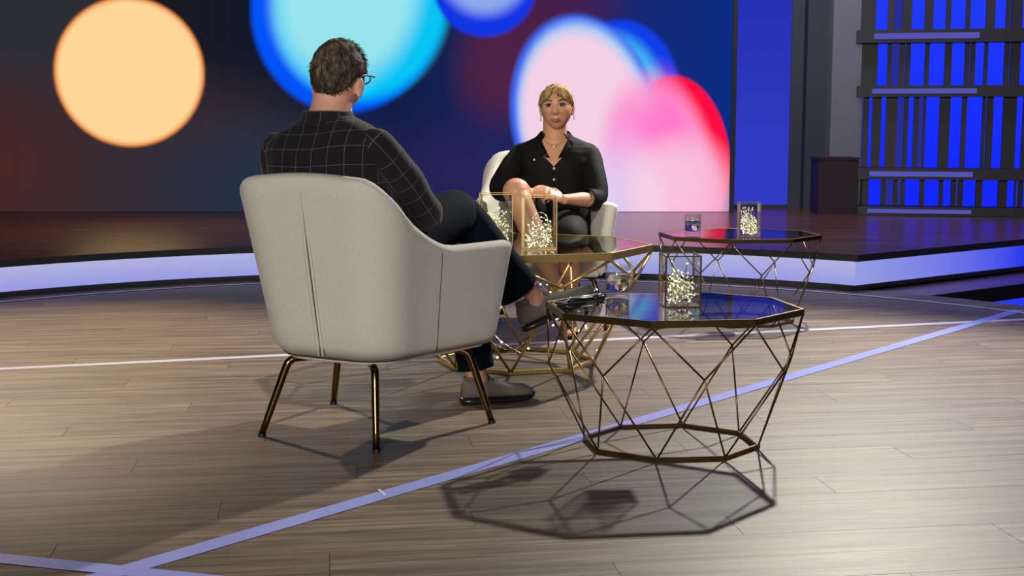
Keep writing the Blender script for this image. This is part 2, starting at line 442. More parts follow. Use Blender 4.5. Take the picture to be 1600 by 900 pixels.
# step beside the stage on the right
nr = V((-dirr.y, dirr.x)); s0 = V((cor[0], cor[1]))+dirr*.1; s1 = V(rt)
st = empty('step', (3.2, 8.3, -.24), kind='structure', label='lower lit step at the right of the stage')
P = [s0-nr*.0, s1-nr*.0, s1-nr*.34, s0-nr*.34]
B().prism([(p.x, p.y) for p in P], -.06, -.002).make('step_tread', M['stage'], st, st.location)
Q = [s0+nr*0, s1, s1-nr*.325, s0-nr*.325]
B().prism([(p.x, p.y) for p in Q], -.24, -.06).make('step_riser', M['black'], st, st.location)
e0, e1 = s0-nr*.335, s1-nr*.335
B().prism([(p.x, p.y) for p in (e0, e1, e1+nr*.009, e0+nr*.009)], -.15, -.085).make('led_strip', M['led_step'], st, st.location)
B().prism([(p.x, p.y) for p in (s0-nr*.341, s1-nr*.341, s1-nr*.36, s0-nr*.36)], -.085, -.002).make('step_edge', M['black'], st, st.location)
gr = B().box((-9, -2, -.26), (9, 13.2, -.245)).make('floor', M['black']); tag(gr, kind='structure')
wb = B().box((-9, 13.2, -.25), (9, 13.35, 5)).make('wall_back', M['black']); tag(wb, kind='structure')
wl = B().box((-9.1, 6, -.25), (-9, 13.2, 5)).make('wall_left', M['black']); tag(wl, kind='structure')
wr = B().box((9, -2, -.25), (9.1, 13.2, 5)).make('wall_right', M['black']); tag(wr, kind='structure')

# ------------------------------------------------------------------ LED screen
def screen_mat():
    t = NT('led_screen_bokeh_picture'); tc = t.n('ShaderNodeTexCoord'); sp = t.n('ShaderNodeSeparateXYZ'); t.l(tc.outputs['Object'], sp.inputs[0])
    X, Z = sp.outputs[0], sp.outputs[2]
    def ell(cx, cz, rx, rz, soft, rot=0):
        dx = t.math('SUBTRACT', X, cx); dz = t.math('SUBTRACT', Z, cz); c, s_ = cos(radians(rot)), sin(radians(rot))
        u = t.math('ADD', t.math('MULTIPLY', dx, c/rx), t.math('MULTIPLY', dz, s_/rx))
        v = t.math('ADD', t.math('MULTIPLY', dx, -s_/rz), t.math('MULTIPLY', dz, c/rz))
        d = t.math('SQRT', t.math('ADD', t.math('MULTIPLY', u, u), t.math('MULTIPLY', v, v)))
        mr = t.n('ShaderNodeMapRange', interpolation_type='SMOOTHSTEP'); t.l(d, mr.inputs[0])
        mr.inputs[1].default_value = 1+soft; mr.inputs[2].default_value = 1-soft; mr.inputs[3].default_value = 0; mr.inputs[4].default_value = 1
        return mr.outputs[0]
    f = t.math('MULTIPLY_ADD', X, 1/6.1, 4.3/6.1)
    col = t.ramp(f, [(0, lin(30, 29, 34)), (.25, lin(24, 24, 32)), (.42, lin(14, 24, 46)), (.56, lin(17, 30, 72)), (.78, lin(26, 38, 100)), (1, lin(10, 44, 132))])
    L = [(-4.0, 1.75, .85, .75, .35, 0, (48, 48, 56), .8), (-3.1, .55, 1.5, .75, .5, 0, (58, 46, 54), .8), (-4.4, .6, .7, .6, .8, 0, (84, 38, 26), .6),
         (-1.9, .4, .9, .5, .6, 0, (34, 50, 72), .8), (-1.3, .8, .3, .3, .7, 0, (28, 30, 80), .5), (-.4, .5, .6, .4, .8, 0, (44, 36, 92), .6),
         (.05, 1.5, .42, .55, .45, -30, (82, 34, 66), .9), (.35, 1.9, .45, .3, .6, 0, (72, 30, 74), .7),
         (-3.11, 1.345, .61, .60, .035, 0, (236, 140, 66), 1), (-3.11, 1.345, .585, .575, .05, 0, (253, 214, 152), 1),
         (-1.33, 1.86, .77, .84, .045, -14, (0, 84, 246), 1), (-1.22, 1.9, .70, .78, .10, -14, (8, 196, 244), 1), (-1.33, 1.96, .56, .68, .24, -14, (152, 228, 238), 1),
         (-.22, 2.05, .42, .42, .07, 0, (18, 54, 228), 1), (-.22, 2.13, .34, .32, .25, 0, (140, 168, 236), 1),
         (.93, 1.28, .41, .49, .07, 20, (16, 62, 232), 1), (.86, 1.2, .36, .46, .2, 20, (66, 180, 242), 1),
         (1.37, .66, .41, .66, .035, 8, (252, 14, 66), 1),
         (.60, .95, .60, .86, .05, 12, (62, 104, 240), 1), (.61, .95, .545, .80, .09, 12, (160, 205, 246), 1), (.60, .92, .51, .76, .12, 12, (243, 208, 230), 1),
         (1.20, .62, .42, .68, .22, 14, (252, 160, 212), .95), (1.30, .95, .13, .30, .9, 14, (255, 110, 196), .7), (1.1, .82, .24, .22, .8, 0, (255, 120, 206), .9),
         (1.40, .30, .40, .5, .35, 0, (250, 182, 216), .9), (1.30, .42, .28, .3, .7, 0, (248, 196, 226), .8), (.88, .33, .22, .42, .8, 0, (222, 206, 246), .8),
         (1.12, .3, .14, .4, .9, 12, (250, 214, 228), .6)]
    for cx, cz, rx, rz, so, ro, c, k in L:
        m = ell(cx, cz, rx, rz, so, ro)
        if k < 1: m = t.math('MULTIPLY', m, k)
        col = t.mix(m, col, lin(*c))
    # fine pixel pitch of the wall
    g = t.math('MULTIPLY_ADD', t.noise(t.obj((1, 1, 1)), 260, 1), .22, .89)
    e = t.n('ShaderNodeEmission'); t.l(col, e.inputs[0]); t.l(g, e.inputs[1]); t.l(e.outputs[0], t.out.inputs[0]); return t.m
scr = empty('led_screen', (0, 11.05, 0), label='huge LED video wall showing large coloured bokeh circles', cat='screen')
b = B().add([(-5.6, 0, .213), (1.785, 0, .213), (1.785, 0, 3.6), (-5.6, 0, 3.6)], [(0, 1, 2, 3)]); b.make('display', screen_mat(), scr)
B().box((-5.62, .004, .211), (1.80, .09, 3.62)).make('housing', M['black'], scr)
B().box((1.787, -.012, .211), (1.825, .09, 3.62)).make('side_frame', M['black'], scr)

pn = empty('light_panel', (2.15, 11.5, .21), label='tall backlit blue panel right of the video wall', cat='panel')
B().box((-.265, 0, .02), (.205, .03, 3.3)).make('panel_face', M['bluepanel'], pn)
B().box((-.31, -.01, 0), (-.266, .05, 3.32)).make('frame', M['kick'], pn)
B().box((.206, -.01, 0), (.36, .05, 3.32)).make('frame', M['column_dark'], pn)
B().box((-.31, -.01, 0), (.206, .04, .03)).make('frame', M['kick'], pn)
cl = B().box((2.46, 11.35, .21), (2.64, 11.9, 4)).make('wall_recess', M['column_dark']); tag(cl, kind='structure')
cl = B().box((2.63, 11.18, .21), (3.0, 11.6, 4)).make('wall_column', M['column']); tag(cl, kind='structure')
cb = empty('cabinet', (2.62, 10.75, .21), label='low dark maroon box at the foot of the grey column', cat='cabinet')
B().box((-.17, 0, 0), (.145, .3, .44)).make('body', M['maroon'], cb); B().box((-.18, -.01, .44), (.15, .31, .455)).make('lid', M['maroon'], cb)

# ------------------------------------------------------------------ shelf wall (backlit panes and dark slats between boards)
A0 = V((2.79, 10.85, .21)); tx = V((cos(radians(-12)), sin(radians(-12)), 0)); nn = V((-tx.y, tx.x, 0)) # nn points away from camera
def hit(cxp, cyp, dep=0):
    px, py = 1120+cxp/2.648, cyp/2.648
    d = ray(px, py); o = V((0, 0, 1)); t = ((A0+nn*dep)-o).dot(nn)/d.dot(nn); p = o+d*t
    return (p-A0).dot(tx), p.z
sh = empty('shelf_wall', A0, radians(-12), label='wall unit of black boards with blue backlit panes behind dark upright slats', cat='shelf')
rows = [(-260, -45, []), (-1, 129, []), (180, 356, []), (400, 697, []), (740, 850, [])]
segs = {
 1: [(660, 710, 1), (735, 770, 0), (808, 862, 1), (897, 950, 1), (970, 1032, 1), (1050, 1115, 1), (1153, 1198, 1), (1215, 1222, 0), (1266, 1330, 1)],
 2: [(665, 705, 1), (722, 755, 0), (775, 782, 0), (800, 860, 1), (878, 942, 1), (970, 1025, 1), (1043, 1050, 0), (1068, 1105, 1), (1120, 1188, 1), (1208, 1215, 0), (1254, 1330, 1)],
 3: [(600, 605, 0), (627, 640, 1), (678, 697, 1), (742, 772, 0), (790, 812, 1), (832, 852, 0), (862, 918, 1), (962, 1010, 1), (1030, 1095, 1), (1108, 1115, 0), (1140, 1180, 1), (1236, 1262, 1), (1290, 1330, 1)],
 4: [(627, 678, 1), (698, 730, 0), (748, 762, 0), (778, 838, 1), (858, 918, 1), (935, 968, 1), (988, 998, 0), (1018, 1070, 1), (1098, 1162, 1), (1200, 1230, 1), (1236, 1248, 0), (1266, 1330, 1)]}
yrow = {1: (-60, 129), 2: (180, 356), 3: (402, 694), 4: (738, 850)}
END = 1.75
for r in (1, 2, 3, 4):
    y0, y1 = yrow[r]; z1 = hit(650, y0)[1]; z0 = hit(650, y1)[1]
    if r == 1: z1 = 2.45
    prev = hit(600, (y0+y1)/2)[0]; ls = [(hit(a, (y0+y1)/2)[0], hit(b_, (y0+y1)/2)[0], k) for a, b_, k in segs[r]]
    # carry on beyond the frame with the same rhythm
    x = ls[-1][1]; rg = random.Random(r)
    while x < END-.3:
        x += rg.uniform(.03, .09); w_ = rg.uniform(.08, .16); ls.append((x, x+w_, 1)); x += w_
    for k, (a, b_, br) in enumerate(ls):
        B().box((a, .02, z0-.21), (b_, .03, z1-.21)).make('pane', M['pane'] if br else M['pane_dim'], sh)
        m = M['slat_r'] if (k*7+r*3) % 5 == 0 else M['slat_b']
        B().box((prev, -.015, z0-.21), (a, .045, z1-.21)).make('slat', m, sh); prev = b_
    B().box((prev, -.015, z0-.21), (END, .045, z1-.21)).make('slat', M['slat_b'], sh)
for (ya, yb, xa, xb) in ((129, 182, 652, 1088), (356, 402, 643, 1076), (692, 738, 632, 1060), (848, 905, 624, 1053)):
    za, zb = hit(620, yb)[1], hit(620, ya)[1]; x0 = hit(590, ya)[0]
    za = max(za, .212)
    bd = B().box((x0-.02, -.16, za-.21), (END, .05, zb-.21)).make('shelf_board', M['shelf'], sh)
    xa_, xb_ = hit(xa, ya, -.16)[0], hit(xb, ya, -.16)[0]; zm = (za+zb)/2-.21; h = (zb-za)*.22
    B().box((xa_, -.168, zm-h), (xb_, -.160, zm+h)).make('light_bar', M['ledbar'], bd)
B().box((.02, .05, 0), (END, .08, 2.3)).make('back_board', M['black'], sh)

# ------------------------------------------------------------------ wire tables
KY = [1.0]
def octo(r, th, z): return [V((r*cos(th+k*pi/4), KY[0]*r*sin(th+k*pi/4), z)) for k in range(8)]
def wire_table(loc, rt_, rb_, rn, zt, zn, th, rod, fh, fw, mat, label, bh):
    t = empty('side_table', loc, label=label, cat='table')
    # frame band: octagonal ring
    def band(name, R, z0, z1, wd):
        o_ = octo(R, th, 0); i_ = octo(R-wd, th, 0); vs = []; fs = []
        for z in (z0, z1): vs += [(p.x, p.y, z) for p in o_]+[(p.x, p.y, z) for p in i_]
        for k in range(8):
            j = (k+1) % 8
            fs += [(k, j, 16+j, 16+k), (8+j, 8+k, 24+k, 24+j), (16+k, 16+j, 24+j, 24+k), (j, k, 8+k, 8+j)]
        return bevel(B().add(vs, fs).make(name, mat, t), .0015, 1)
    band('top_frame', rt_, zt-fh, zt, fw)
    band('base_ring', rb_, .0, bh, bh*1.1)
    B().prism([(p.x, p.y) for p in octo(rt_-fw-.0005, th, 0)], zt-.008, zt-.001).make('tabletop', M['tabletop'], t)
    T_ = octo(rt_-fw*.5, th, zt-fh); N_ = octo(rn, th+pi/8, zn); B_ = octo(rb_-bh*.5, th, bh*.6)
    for k in range(8):
        for a, q in ((T_[k], N_[k]), (T_[(k+1) % 8], N_[k]), (N_[k], B_[k]), (N_[k], B_[(k+1) % 8])):
            B().rod(a, q, rod, 7).make('rod', mat, t, sm=True)
    return t
KY[0] = .855
t1 = wire_table((.486, 4.03, 0), .395, .274, .379, .43, .2615, radians(-14.2), .0029, .020, .012, M['brass'], 'octagonal glass table with thin brass wire frame nearest the camera', .013)
t2 = copy_tree(t1); t2.location = (1.104, 6.51, 0); t2.rotation_euler = (0, 0, 0)
t2['label'] = 'octagonal glass and wire table farthest back, near the lit riser'
KY[0] = .90
t3 = wire_table((.02, 5.41, 0), .548, .326, .515, .486, .36, radians(-4.4), .0063, .030, .014, M['gold'], 'larger gold tube table with glass top between the two seated people', .017)
for t_ in (t1, t2): t_['group'] = 'thin brass wire tables'

# ------------------------------------------------------------------ glass vases with light strings
def bead_mesh(b, c, r): b.ball(c, r, 6, 4)
def vase(loc, wd, h, rz, mat, label, lab2, nb, fill, seed):
    rg = random.Random(seed)
    t = empty('glass_vase', loc, rz, label, 'vase', 'square glass vases with metal edges')
    e = .0035 if wd < .11 else .0026; s_ = wd/2; T = .003
    for sx, sy in ((1, 0), (-1, 0), (0, 1), (0, -1)):
        if sx: bb = B().box((sx*(s_-e)-T/2, -s_+e, e), (sx*(s_-e)+T/2, s_-e, h-e))
        else: bb = B().box((-s_+e, sy*(s_-e)-T/2, e), (s_-e, sy*(s_-e)+T/2, h-e))
        bb.make('glass_panel', M['vaseglass'], t)
    f = B()
    for sx in (-1, 1):
        for sy in (-1, 1): f.box((sx*s_-e/2*1.3, sy*s_-e/2*1.3, 0), (sx*s_+e/2*1.3, sy*s_+e/2*1.3, h))
    for z in (0, h-e):
        for q in (-1, 1):
            f.box((-s_, q*s_-e/2, z), (s_, q*s_+e/2, z+e)); f.box((q*s_-e/2, -s_, z), (q*s_+e/2, s_, z+e))
    f.make('frame', mat, t)
    B().box((-s_, -s_, .0), (s_, s_, .003)).make('base', mat, t)
    # light string
    fl = empty('fairy_lights', loc, rz, lab2, 'string lights', 'wire light strings in the vases')
    wv, bd = B(), B(); q = s_-.012; p = V((rg.uniform(-q, q), rg.uniform(-q, q), .012)); pts = [p]
    for i in range(nb):
        z = .010+abs(rg.gauss(0, 1))*h*fill*.5; z = min(z, h*.85)
        pts.append(V((rg.uniform(-q, q), rg.uniform(-q, q), z)))
    for k in range(3): # big loops
        r_ = rg.uniform(.4, .8)*q; c = V((rg.uniform(-.2, .2)*q, rg.uniform(-q, q)*.6, h*(.35+.1*k)))
        pts += [c+V((cos(a)*r_, sin(a)*.2*r_, sin(a)*r_)) for a in [x_*.7 for x_ in range(9)]]
    C, _ = catmull(pts, [(1, 1)]*len(pts), 4)
    lim = s_-.008; C = [V((max(-lim, min(lim, c.x)), max(-lim, min(lim, c.y)), max(.006, min(h*.92, c.z)))) for c in C]
    for i in range(len(C)-1):
        if (C[i+1]-C[i]).length > 1e-4: wv.rod(C[i], C[i+1], .0010, 4)
    for i in range(0, len(C), 4): bead_mesh(bd, C[i], rg.uniform(.0018, .0036))
    o = wv.make('wire', M['wire'], fl, fix=False); o = bd.make('light_bead', M['bulb'], fl, fix=False); o['kind'] = 'stuff'
    return t
vase((.507, 4.03, .43), .105, .155, radians(4), M['brass'], 'square glass vase on the front table', 'tangled lit bead wire inside the vase on the front table', 80, .62, 1)
vase((1.12, 6.34, .43), .098, .162, radians(-3), M['brass'], 'square glass vase on the farthest table', 'lit bead wire inside the vase on the farthest table', 130, .62, 2)
vase((.105, 5.19, .486), .125, .205, radians(3), M['gold'], 'square glass vase nearer the front edge of the gold table', 'lit bead wire filling the lower half of the right vase on the gold table', 190, .42, 3)
vase((-.065, 5.40, .486), .122, .203, radians(6), M['gold'], 'square glass vase just beside the man\'s raised knee', 'lit bead wire inside the vase beside the raised denim knee', 150, .50, 4)

# string of lights draped through the gold table
fl = empty('fairy_lights', (.02, 5.46, 0), 0, 'sparse lit bead wire wound loosely around the legs of the gold table', 'string lights')
rg = random.Random(11); pts = []
for i in range(44):
    a = i*.78+rg.uniform(-.3, .3); r_ = rg.uniform(.30, .50); z = .04+.36*((i*.37) % 1); r_ = min(r_, .31+.25*z/.45)
    pts.append(V((cos(a)*r_, sin(a)*r_, z)))
C, _ = catmull(pts, [(1, 1)]*len(pts), 4); wv, bd = B(), B()
C = [V((c.x, c.y, max(.012, min(.43, c.z)))) for c in C]
for i in range(len(C)-1): wv.rod(C[i], C[i+1], .0006, 3)
for i in range(0, len(C), 3): bead_mesh(bd, C[i], .0048)
wv.make('wire', M['wire'], fl, fix=False); o = bd.make('light_bead', M['bulb'], fl, fix=False); o['kind'] = 'stuff'

# ------------------------------------------------------------------ tumblers
def glassmat(name, ior, tint=(1, 1, 1, 1)):
    t = NT(name); g = t.n('ShaderNodeBsdfGlass'); g.inputs['IOR'].default_value = ior; g.inputs['Roughness'].default_value = 0
    g.inputs['Color'].default_value = tint; t.l(g.outputs[0], t.out.inputs[0]); return t.m
M['glass'] = glassmat('drinking_glass', 1.48); M['water'] = glassmat('drinking_water', 1.33)
def lathe(prof, n=32):
    R = [[V((r*cos(2*pi*i/n), r*sin(2*pi*i/n), z)) for i in range(n)] for r, z in prof]; return B().rings(R)
def tumbler(loc, label):
    t = empty('drinking_glass', loc, label=label, cat='glass', group='short tumblers of water')
    lathe([(.034, 0), (.039, .003), (.040, .093), (.0385, .0945), (.037, .093), (.0365, .016), (.03, .012), (.0005, .011)]).make('tumbler', M['vaseglass'], t, sm=True)
    lathe([(.0005, .0118), (.03, .0128), (.0362, .017), (.0366, .064), (.0005, .064)]).make('water', M['water'], t, sm=True)
    return t
tumbler((.338, 4.27, .43), 'short tumbler of water beside the pens on the front table')
tumbler((.876, 6.50, .43), 'short tumbler of water on the farthest table')

# pens and card on the near table
def pen(p, q, label, body, tip, r=.0055):
    p, q = V(p), V(q); d = (q-p).normalized(); t = empty('pen', p, label=label, cat='pen')
    B().rod(p+d*.012, p+(q-p)*.72, r, 10).make('barrel', body, t, p, sm=True)
    B().rod(p+(q-p)*.72, q, r*1.15, 10).make('cap', tip, t, p, sm=True)
    B().rod(p, p+d*.012, .001, 8, r).make('nib', M['silver'], t, p, sm=True)
    u = V((0, 0, r*1.5)); B().rod(p+(q-p)*.74+u, q-d*.004+u, .0013, 6).make('clip', M['silver'], t, p, sm=True)
pen((.165, 4.065, .4375), (.285, 4.155, .4375), 'black pen lying at the near side of the blue capped pen', M['rubber'], M['rubber'], .0065)
pen((.170, 4.12, .4365), (.292, 4.205, .4365), 'clear pen with blue cap lying at the rim of the front table', M['penclear'], M['bluecap'])
pd = empty('notepad', (.205, 4.11, .43), radians(38), 'small black notepad under the pens on the front table', 'notepad')
B().box((-.075, -.028, 0), (.075, .028, .002)).make('cover', M['rubber'], pd)
cdp = B().box((-.03, -.018, 0), (.03, .018, .001)).make('card', M['paper']); cdp.location = (.295, 4.245, .43); cdp.rotation_euler = (0, 0, radians(30))
tag(cdp, 'small white paper card beside the tumbler on the front table', 'card')

# ------------------------------------------------------------------ armchair
def armchair():
    t = empty('armchair', (0, 0, 0))
    zb = .262
    def wb(z): return .238+.066*min(1, max(0, (z-zb)/.55))
    def wz(z): return .312+.053*min(1, max(0, (z-zb)/.33))
    def bz(z): return -.262-.098*((z-zb)/.57)
    def path(z, n=48, inset=0):
        b_ = bz(z)+inset; rc = .135-inset*.5; fz = .245+.03*min(1, (z-zb)/.33)
        w0, w1 = wb(z)-inset, wz(z)-inset; L1 = fz-(b_+rc)
        pts = []
        for i in range(n+1):
            u = i/n; q = abs(u-.5)*2; sgn = -1 if u < .5 else 1     # q:0 back centre .. 1 arm front
            if q < .36: x, y = (w0-rc)*q/.36, b_
            elif q < .62:
                a = (q-.36)/.26*pi/2; x, y = w0-rc+rc*sin(a), b_+rc-rc*cos(a)
            else:
                g = (q-.62)/.38; x, y = w0+(w1-w0)*(g*.75+.25*g*g*(3-2*g)), b_+rc+g*L1
            y -= .010*(1-min(1, q/.5)**2)*0
            pts.append(V((sgn*x, y, z)))
        return pts
    def top(u):
        q = abs(u-.5)*2
        if q < .40: return .832-.010*(q/.40)**2.0
        if q < .80:
            s_ = (q-.40)/.40; return .822+(.600-.822)*s_*s_*(3-2*s_)
        return .600
    n = 60; K = 12; th = .062
    def inset_pt(z, u_i, ins): return path(z, n, ins)[u_i]
    cols = []
    for i in range(n+1):
        u = i/n; zt = top(u); prof = []
        for k in range(K+1):
            z = zb+(zt-.022-zb)*k/K; p = path(z, n)[i]
            if k == 0: p = path(zb, n, .02)[i]
            prof.append(p)
        r = th/2
        for a in (25, 55, 90, 125, 155):
            aa = radians(a); ins = r-r*cos(aa); z = zt-.022+.022*sin(aa); p = path(zt-.022, n, ins)[i]; prof.append(V((p.x, p.y, z)))
        for k in range(7):
            z = zt-.022+(.30-(zt-.022))*(k/6); prof.append(path(max(z, zb), n, th)[i])
        cols.append(prof)
    # arm ends: rounded extra columns at the front
    def endcol(prof, dy):
        m = len(prof); half = (K+3); out = []
        cx = sum((p for p in prof), V((0, 0, 0)))/m
        for p in prof:
            out.append(p)
        return out
    ends = []
    for side in (0, -1):
        prof = cols[side]; ext = []
        for kx, (sh_, dy) in enumerate(((.93, .016), (.68, .030), (.25, .036))):
            q = []
            m = len(prof)
            for idx, p in enumerate(prof):
                zc = p.z; j = idx
                mx = (wz(min(zc, .6))-th/2)*(1 if p.x > 0 else -1)
                zz = p.z if p.z < .55 else .55+(p.z-.55)*(.5+.5*sh_)
                q.append(V((mx+(p.x-mx)*sh_, p.y+dy, zz)))
            ext.append(q)
        ends.append(ext)
    allc = list(reversed(ends[0]))+cols+ends[1]
    m = len(allc[0]); vs = [p for c in allc for p in c]; fs = []
    for c in range(len(allc)-1):
        for k in range(m-1):
            a = c*m+k; fs.append((a, a+1, a+m+1, a+m))
        fs.append((c*m+m-1, c*m, (c+1)*m, (c+1)*m+m-1))
    fs.append(tuple(range(m))); fs.append(tuple((len(allc)-1)*m+k for k in range(m-1, -1, -1)))
    shell = mk('backrest', vs, fs, M['fabric'], t, sm=True); recalc(shell)
    # seat base
    poly = path(zb, 40, .03); bp = [(p.x, p.y) for p in poly]
    bevel(B().prism(bp, .250, .34).make('seat_base', M['fabric'], t, sm=False), .012, 3)
    c = B(); R = []
    for z, g in ((.33, .012), (.34, 0), (.42, 0), (.438, .012), (.446, .05)):
        ring = []
        for i in range(40):
            a = 2*pi*i/40; e = .28; cx_, sx_ = cos(a), sin(a)
            yy = (.215-g)*math.copysign(abs(sx_)**.5, sx_)+.055; ring.append(V(((.205+.045*(yy+.16)/.43-g)*math.copysign(abs(cx_)**.5, cx_), yy, z)))
        R.append(ring)
    c.rings(R).make('seat_cushion', M['cushion'], t, sm=True)
    # seams: pulled centre seam in the back, joint seams to the arms
    def seam(ui, z0, z1, wd, out_, nm='seam'):
        bb = B(); n_ = 14; last = None
        L = []
        for k in range(n_+1):
            z = z0+(z1-z0)*k/n_; pa = path(z, 240)[ui]; pb = path(z, 240)[ui+1]
            d = (pb-pa).normalized(); nrm = V((d.y, -d.x, 0)); tp = sin(pi*min(1, k/n_*1.05+.03)) if nm == 'pulled_seam' else 1
            w_ = wd*max(.15, tp)
            L.append([pa-d*w_+nrm*.0005, pa-d*w_*.3+nrm*out_*tp, pa+d*w_*.3+nrm*out_*tp, pa+d*w_+nrm*.0005, pa-nrm*.004])
        bb.rings(L); bb.make(nm, M['seam'] if nm == 'seam' else M['seam'], t)
    cen = 120
    def fold(ui, off, wd, out_):
        bb = B(); L = []
        for k in range(15):
            z = .275+.50*k/14; pa = path(z, 240)[ui]; d = V((1, 0, 0)); nrm = V((0, -1, 0)); s_ = min(1, (14-k)/5)
            p = pa+d*off*s_
            L.append([p-d*wd*s_+nrm*0, p+nrm*out_*s_, p+d*wd*s_, p-nrm*.004])
        bb.rings(L); return bb.make('pulled_fold', M['fabric'], t, sm=True)
    fold(cen, .007, .006, .006); fold(cen, -.009, .006, .005)
    seam(cen, .272, .775, .0022, .0016, 'pulled_seam')
    for q in (.735, -.735):
        ui = int(120+120*q); seam(ui, .272, .585, .0014, .0012)
    # legs
    for x, y, fx, fy in ((-.16, -.215, -.235, -.262), (.16, -.215, .195, -.262), (.25, .19, .315, .235), (-.25, .19, -.315, .235)):
        P_ = [V((x*.72, y*.80, .249)), V((x*.92, y*.94, .246)), V((x*1.03, y*1.02, .225)), V((fx, fy, .008))]
        C2 = [P_[0], P_[1], P_[1].lerp(P_[2], .5)+V((0, 0, .004)), P_[2], P_[2].lerp(P_[3], .35), P_[3]]
        o = B().rings(limb_rings(C2, [.0125]*4+[.0125, .0110], 3, 12, False)).make('leg', M['darkbrass'], t, sm=True)
        B().rod((fx, fy, 0), (fx, fy, .010), .0125, 12).make('foot_cap', M['rubber'], o)
    return t
ch1 = armchair(); ch1.location = (-.455, 4.25, 0); ch1.rotation_euler = (0, 0, radians(62-90))
tag(ch1, 'light grey armchair seen from behind, holding the man in the checked jacket', 'armchair', 'matching pale armchairs on metal legs')
ch2 = copy_tree(ch1); ch2.location = (.135, 6.47, 0); ch2.rotation_euler = (0, 0, radians(-92-90))
tag(ch2, 'light grey armchair facing the camera, holding the blonde woman', 'armchair')

# ------------------------------------------------------------------ people helpers
def fr(org, angdeg):
    a = radians(angdeg); F = V((cos(a), sin(a), 0)); R = V((sin(a), -cos(a), 0)); o = V(org)
    return (lambda r, f, z: o+R*r+F*f+V((0, 0, z))), R, F
def gs(x, s_): return math.exp(-(x/s_)**2)
def head_point(d, female):
    x, y, z = d
    W, D, H_ = (.0735, .093, .112) if female else (.078, .099, .118)
    if z < 0:
        t = -z; W *= 1-(.25 if female else .34)*t**1.8; D = D*(1-.10*t) if y > 0 else D*(1-.42*t**1.2)
    p = V((x*W, y*D, z*H_))
    if y > 0:
        p.y = min(p.y, 9)*(1-.06*(1-abs(x)))
        fx, fz = p.x, p.z
        k = max(0, y)**.5
        # eye sockets, brow, nose, cheeks, lips, chin
        p.y -= k*.011*(gs(fx-.031, .017)+gs(fx+.031, .017))*gs(fz-.012, .013)
        p.y += k*.004*gs(fz-.034, .012)*gs(fx, .05)
        nz = (0.022-fz)/.05
        if -.25 < nz < 1.25:
            prot = .024*max(0, min(1, nz))**1.1*(1 if nz < 1 else max(0, 1-(nz-1)*4))
            p.y += prot*gs(fx, .0085+.004*max(0, min(1, nz))) + .006*gs(nz-.9, .25)*(gs(fx-.012, .006)+gs(fx+.012, .006))
        p.y += k*.004*(gs(fx-.042, .02)+gs(fx+.042, .02))*gs(fz+.018, .018)
        p.y += k*(.008*gs(fz+.056, .008)+.007*gs(fz+.067, .007)-.004*gs(fz+.0615, .003)-.004*gs(fz+.077, .006))*gs(fx, .022)
        p.y += k*.012*gs(fz+.098, .018)*gs(fx, .022)
        p.y -= k*.0022*(gs(fx-.026-(fz+.045)*-.35, .004)+gs(fx+.026+(fz+.045)*-.35, .004))*gs(fz+.045, .018)
        p.y -= k*.004*gs(fz+.045, .012)*(gs(fx-.033, .01)+gs(fx+.033, .01))
    return p
def ico_dirs(n):
    bm = bmesh.new(); bmesh.ops.create_icosphere(bm, subdivisions=n, radius=1)
    vs = [v.co.normalized() for v in bm.verts]; bm.verts.ensure_lookup_table(); fs = [tuple(v.index for v in f.verts) for f in bm.faces]; bm.free(); return vs, fs
ICO_V, ICO_F = ico_dirs(6)
def head_into(b, mat4, female):
    b.add([mat4 @ head_point(d, female) for d in ICO_V], ICO_F)
    ew = .0735 if female else .078
    for s_ in (-1, 1):
        vs = []; 
        bb = B().ball((0, 0, 0), 1, 16, 12)
        for v in bb.v:
            q = V((v.x*.008, v.y*.017, v.z*.031)); 
            if v.z < 0: q.y *= .7
            dish = .006*gs(q.y-.002, .008)*gs(q.z-.004, .014)
            q.x = q.x*s_; q = Matrix.Rotation(s_*radians(-30), 3, 'Z') @ q; q.x -= 0
            q = q*(1.0 if female else 1.14); q += V((s_*(ew+.001-dish*.4), -.012, -.010 if female else -.030)); vs.append(mat4 @ q)
        b.add(vs, bb.f)
def hairline(p, female):
    # height above which hair grows, as a function of front/back position
    y = p.y
    if y > .055: return .062 if not female else max(.02, .070-.8*abs(p.x))
    if y > .01: return .062+(.000-.062)*(.055-y)/.045 if not female else .03-(.055-y)*.5
    if y > -.03: return .0
    return max(-.062, .0-(-.03-y)*1.5)
def hair_cap(b, mat4, female, th, seed):
    keep = {}; vs = []
    for i, d in enumerate(ICO_V):
        p = head_point(d, False if not female else True)
        if d.y > 0: p = V((p.x, min(p.y, .087), p.z))
        hl = hairline(p, female)
        if p.z > hl and not (female and p.y > .06 and p.z < .03):
            edge = min(1, (p.z-hl)/.02); n_ = noise.noise(p*38+V((seed, 0, 0)))*.006+noise.noise(p*90)*.003
            up = .006*max(0, d.z) if not female else .004*max(0, d.z)
            keep[i] = len(vs); vs.append(mat4 @ (p+d*(.001+(th+n_+up)*edge)))
    fs = [tuple(keep[i] for i in f) for f in ICO_F if all(i in keep for i in f)]
    b.add(vs, fs); return [ICO_V[i] for i in keep]
def strand(b, pts, r0, r1=0.0002, n=3):
    R = limb_rings(pts, [r0]+[r0*.9]*(len(pts)-2)+[r1], 2, n, False); b.rings(R)
